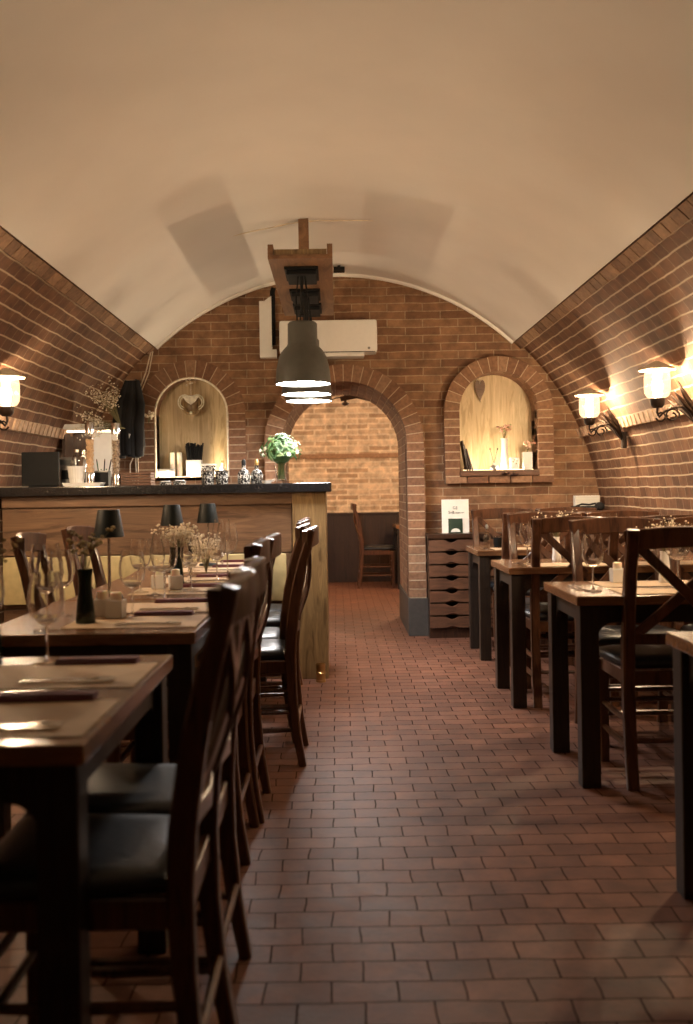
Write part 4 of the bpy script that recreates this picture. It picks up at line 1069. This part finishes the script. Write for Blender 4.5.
bm = bmesh.new(); prism(bm, [(-.062, .045), (.062, .045), (.03, .0), (0, -.02), (-.03, 0)], -.028, -.016); ball(bm, (0, -.015, -.075), .012, sub=1); link('pale_bow', bm, M_FLOWER, t)
t.scale = (1.12, 1, 1.12)
def led(cx, hw, zs, name, lb, n=3):
    t = thing(name, lb, 'light strip', (cx, YE + .012, zs))
    bm = bmesh.new(); box(bm, (0, 0, .003), (hw * 1.8, .008, .005), .001); link('strip_body', bm, M_STRIP, t)
    for s in ((-.6, .6) if n == 2 else (-.66, 0, .66)): point_light(t, (s * hw, .006, .02), NICHE_W, (1, .80, .54), .012)
led(NL[0], NL[1], zl, 'light_strip', 'warm light strip along the front edge of the left niche')
led(NR[0], NR[1], NR[3] + .001, 'light_strip', 'warm light strip along the front edge of the right niche')
# ------------------------------------------------------------------ right niche contents
zr = NR[3] + .001; ry = YE + .06
def sprig_thing(loc, label, mat, n, h, sp, fr, fl, bl):
    t = thing('flower_bunch', label, 'flowers', loc); bs, bf = sprig_mesh(n, h, sp, mat, fr, fl, bl); link('stems', bs, M_STEM, t, smooth=True); link('blossoms', bf, mat, t)
t = thing('tall_vase', 'tall white vase in the middle of the right niche', 'vase', (bxp(505, ry), ry, zr))
bm = bmesh.new(); lathe(bm, [(0, 0), (.032, 0), (.034, .01), (.030, .05), (.026, .18), (.028, .25), (.024, .25), (.022, .15), (0, .02)], 24); link('vase_body', bm, M_CERAMIC, t, smooth=40)
bm = bmesh.new(); lathe(bm, [(.0275, .245), (.031, .248), (.031, .254), (.024, .254)], 24); link('rim', bm, M_CERAMIC, t, smooth=40)
sprig_thing((bxp(505, ry), ry, zr + .24), 'pink and cream flowers in the tall white vase', M_PINK, 12, .13, .085, .012, .014, 5)
t = thing('short_vase', 'short white square vase at the right end of the right niche', 'vase', (bxp(527, ry), ry - .02, zr))
bm = bmesh.new(); P = [(-.036, -.036), (.036, -.036), (.036, .036), (-.036, .036)]
ringsweep(bm, [[Vector((a * k, b * k, z)) for a, b in P] for k, z in ((.9, 0), (1, .02), (1, .14), (.88, .14), (.85, .02))]); link('vase_body', bm, M_CERAMIC, t)
bm = bmesh.new(); box(bm, (0, -.037, .07), (.03, .002, .05)); link('relief_panel', bm, M_PAPER, t)
sprig_thing((bxp(527, ry), ry - .02, zr + .13), 'pink flowers with green leaves in the short square vase', M_PINK, 12, .10, .075, .011, .014, 5)
t = thing('reed_diffuser', 'small dark glass reed diffuser in the right niche', 'diffuser', (bxp(494, ry), ry - .02, zr))
bm = bmesh.new(); lathe(bm, [(0, 0), (.034, 0), (.037, .012), (.03, .03), (.012, .045), (.011, .06), (0, .06)], 20); link('bottle_body', bm, M_GREY, t, smooth=40)
bm = bmesh.new()
for s in (-1, 1): tube(bm, [(0, 0, .05), (s * .03, 0, .17)], .0022, 5); ball(bm, (s * .03, 0, .17), .006, (1, 1, 1.8), 1)
link('reeds', bm, M_DWOOD, t)
t = thing('white_figurine', 'small white box with a pink motif beside the tall vase', 'box', (bxp(514, ry), ry - .035, zr))
bm = bmesh.new(); box(bm, (0, 0, .05), (.075, .03, .10), .012); link('box_body', bm, M_CERAMIC, t, smooth=40)
bm = bmesh.new()
for p in ((-.012, .065), (.012, .05), (.0, .08), (.018, .072)): ball(bm, (p[0], -.015, p[1]), .007, (1, .3, 1), 1)
link('pink_motif', bm, M_PINK, t)
for k, (dx, le) in enumerate(((.0, -9), (.02, -13), (.042, -16))):
    t = thing('picture_frame', ['dark thin frame leaning left in the right niche, outermost', 'dark thin frame leaning left in the right niche, middle', 'dark thin frame leaning left in the right niche, innermost'][k], 'frame', (NR[0] - NR[1] + .062 + dx, ry - .02, zr), 0, 'dark frames in the right niche')
    t.rotation_euler = (0, R(le), 0); h_ = .24 - k * .03
    bm = bmesh.new()
    for a, b, c, d in ((-.08, -.07, 0, h_), (.07, .08, 0, h_), (-.08, .08, 0, .01), (-.08, .08, h_ - .01, h_)): bx(bm, -.004, .004, a, b, c, d)
    link('frame_edge', bm, M_DWOOD, t)
    bm = bmesh.new(); bx(bm, -.002, .002, -.07, .07, .01, h_ - .01); link('picture', bm, M_CRATE, t)
t = thing('heart_ornament', 'brown heart-shaped ornament hanging in the top of the right niche', 'ornament', (bxp(481.5, YE + .19), YE + .19, 1.95))
hp = [(.042 * (math.sin(u) ** 3), .006 * (13 * math.cos(u) - 5 * math.cos(2 * u) - 2 * math.cos(3 * u) - math.cos(4 * u)) * 1.05) for u in [2 * PI * k / 28 for k in range(28)]]
bm = bmesh.new(); prism(bm, hp, -.006, .006); link('heart', bm, M_BAR, t)
bm = bmesh.new(); tube(bm, [(0, 0, .03), (0, 0, .15)], .0015, 5); link('string', bm, M_DRY, t)
for k, px in enumerate((505.5, 514.5)):
    t = thing('dried_rose', ['dark dried rose on the niche sill, left of the pair', 'dark dried rose on the niche sill, right of the pair'][k], 'dried rose', (bxp(px, YE - .1), YE - .105, NR[3] - .05 - .01 * k), 0, 'dried roses on the right niche sill')
    bm = bmesh.new()
    for i in range(16):
        a = i * 2.4; r = .003 + .0018 * i
        ball(bm, (r * math.cos(a), r * math.sin(a) * .6, .022 + .012 * math.sin(a * 1.3)), .011, (1, 1, .7), 1)
    link('petals', bm, M_ROSE, t)
    bm = bmesh.new(); tube(bm, [(0, 0, .02), (0, .012, .055)], .003, 5); link('stalk', bm, M_STEM, t)

# ------------------------------------------------------------------ back left corner: lit shelf, hanging bundle, dried flowers
t = thing('back_shelf', 'small lit wall shelf behind the bar at the far left', 'shelf', (-1.715, 7.15, 0))
bm = bmesh.new(); bx(bm, -.06, .12, .10, .12, 1.17, 1.60); link('back_panel', bm, M_CERAMIC, t)
bm = bmesh.new(); bx(bm, -.22, .13, -.12, .12, 1.60, 1.645, .006); link('top_board', bm, M_CERAMIC, t)
bm = bmesh.new(); bx(bm, -.19, .11, -.10, -.07, 1.588, 1.599); link('light_tube', bm, M_SHELF, t)
bm = bmesh.new(); bx(bm, -.22, -.20, -.12, .12, 1.0, 1.60); bx(bm, -.20, -.06, .10, .12, 1.17, 1.60); link('side_panel', bm, M_DWOOD, t)
bm = bmesh.new(); bx(bm, -.22, .13, -.12, .12, 1.0, 1.17, .006); link('lower_box', bm, M_CRATE, t)
bm = bmesh.new(); bx(bm, -.1, .12, .0, .09, 1.17, 1.27, .004); link('inner_block', bm, M_CRATE, t)
t = thing('back_counter', 'low wooden back counter under the lit shelf behind the bar', 'counter', (-1.55, 7.15, 0))
bm = bmesh.new(); bx(bm, -.45, .5, -.15, .45, 0, .96); link('counter_body', bm, M_DWOOD, t)
bm = bmesh.new(); bx(bm, -.47, .52, -.17, .47, .96, .995, .004); link('counter_board', bm, M_COUNTER, t)
t = thing('plant_sprig', 'small green plant in the lit shelf behind the grinders', 'plant', (-1.66, 7.10, 1.172))
bm = bmesh.new(); lathe(bm, [(0, 0), (.02, 0), (.026, .05), (.022, .05), (0, .02)], 16); link('plant_pot', bm, M_CERAMIC, t, smooth=40)
bs, bf = sprig_mesh(8, .12, .04, M_LEAF, .008, .008, 4, .03); link('stems', bs, M_STEM, t); link('leaves', bf, M_LEAF, t)
t = thing('bottle_group', 'small steel shaker on the lit shelf behind the white pot', 'shaker', (-1.80, 7.08, 1.172))
bm = bmesh.new(); lathe(bm, [(0, 0), (.04, 0), (.045, .12), (.044, .2), (.03, .24), (.018, .25), (.018, .29), (0, .295)], 20); link('shaker_body', bm, M_CHROME, t, smooth=40)
bm = bmesh.new(); lathe(bm, [(.0455, .115), (.047, .12), (.047, .13), (.0455, .135)], 20); link('band', bm, M_BLACK, t, smooth=40)
# black bundle
t = thing('hanging_bundle', 'black bundle of cloth hanging in the far left corner beside the niche', 'cloth', (bxp(129, 7.7), 7.72, 1.42))
bm = bmesh.new()
for k in range(7):
    x = -.085 + .028 * k; d = random.uniform(-.02, .02)
    tube(bm, [(x * .45 + .035, d * .3, .60), (x * .95 + .02, d, .42), (x, d, .25), (x * 1.05, d, .1), (x * 1.0, d, random.uniform(.0, .03))], [.02, .035, .042, .045, .035], 8)
link('cloth_folds', bm, M_CLOTH, t, smooth=60)
bm = bmesh.new(); tube(bm, [(.04, .0, .58), (.04, .1, .62), (.04, .17, .62)], .008, 8, ref=(1, 0, 0)); link('hook', bm, M_IRON, t, smooth=True)
bm = bmesh.new(); box(bm, (.01, -.055, .17), (.022, .004, .04), .001, Matrix.Rotation(R(20), 3, 'Y')); link('white_tag', bm, M_PAPER, t)
bm = bmesh.new(); tube(bm, [(-1.455, YE - .02, 2.27), (-1.50, YE - .02, 2.1), (-1.58, YE - .02, 1.9), (-1.66, YE - .02, 1.72)], .006, 6, ref=(0, 1, 0)); tube(bm, [(-1.44, YE - .02, 2.27), (-1.475, YE - .02, 2.1), (-1.56, YE - .02, 1.9), (-1.645, YE - .02, 1.7)], .005, 6, ref=(0, 1, 0))
tag(link('cable', bm, M_CAPM, smooth=True), 'pair of pale cables running down the end wall left of the niche', 'cable')
bm = bmesh.new(); tube(bm, [(bxp(136, 7.85), 7.87, 1.48), (bxp(130, 7.85), 7.87, 1.38), (bxp(130, 7.85), 7.87, 1.30), (bxp(134, 7.85), 7.87, 1.22), (bxp(136, 7.85), 7.87, 1.30), (bxp(135.5, 7.85), 7.87, 1.46)], .005, 6, ref=(0, 1, 0)); tube(bm, [(bxp(138, 7.85), 7.87, 1.48), (bxp(138, 7.85), 7.87, 1.17)], .005, 6)
tag(link('cable_loop', bm, M_CAPM, smooth=True), 'pale cable loop on the end wall under the black bundle', 'cable')
def dry_bunch(loc, rot, label):
    t = thing('dried_bunch', label, 'dried flowers', loc); t.rotation_euler = rot
    bs, bf = sprig_mesh(34, .34, .13, M_DRY, .0065, .02, 9); link('stems', bs, M_STEM, t, smooth=True); link('blossoms', bf, M_DRY, t)
dry_bunch((-1.46, 6.9, 1.60), (R(6), R(-82), 0), 'dried baby\'s breath spread along the left wall above the lit shelf')
dry_bunch((-1.50, 6.95, 1.62), (R(4), R(-28), 0), 'dried baby\'s breath pointing up beside the black bundle')
t = thing('garland_tip', 'pale dried flowers on the brick left of the niche', 'dried flowers', (bxp(150, 7.86), 7.85, 1.70))
bs, bf = sprig_mesh(8, .10, .05, M_DRY, .011, .016, 4); link('stems', bs, M_STEM, t); link('blossoms', bf, M_DRY, t)

# ------------------------------------------------------------------ back room chandelier
t = thing('wooden_chandelier', 'dark wooden bracket light under the back room vault', 'chandelier', (.10, 10.3, 2.10))
bm = bmesh.new()
bar(bm, [(-.05, 0, -.01), (.12, 0, .02), (.42, .0, -.055)], .03, .05, (0, 1, 0)); tube(bm, [(-.3, 0, -.07), (-.1, 0, 0), (.05, 0, .02)], .007, 6, ref=(0, 1, 0)); link('curved_arms', bm, M_DWOOD, t, smooth=40)
bm = bmesh.new(); tube(bm, [(.0, 0, -.08), (0, 0, .18)], .014, 8); ball(bm, (0, 0, -.06), .032, (1.3, 1, .6), 2); link('centre_stem', bm, M_DWOOD, t, smooth=40)
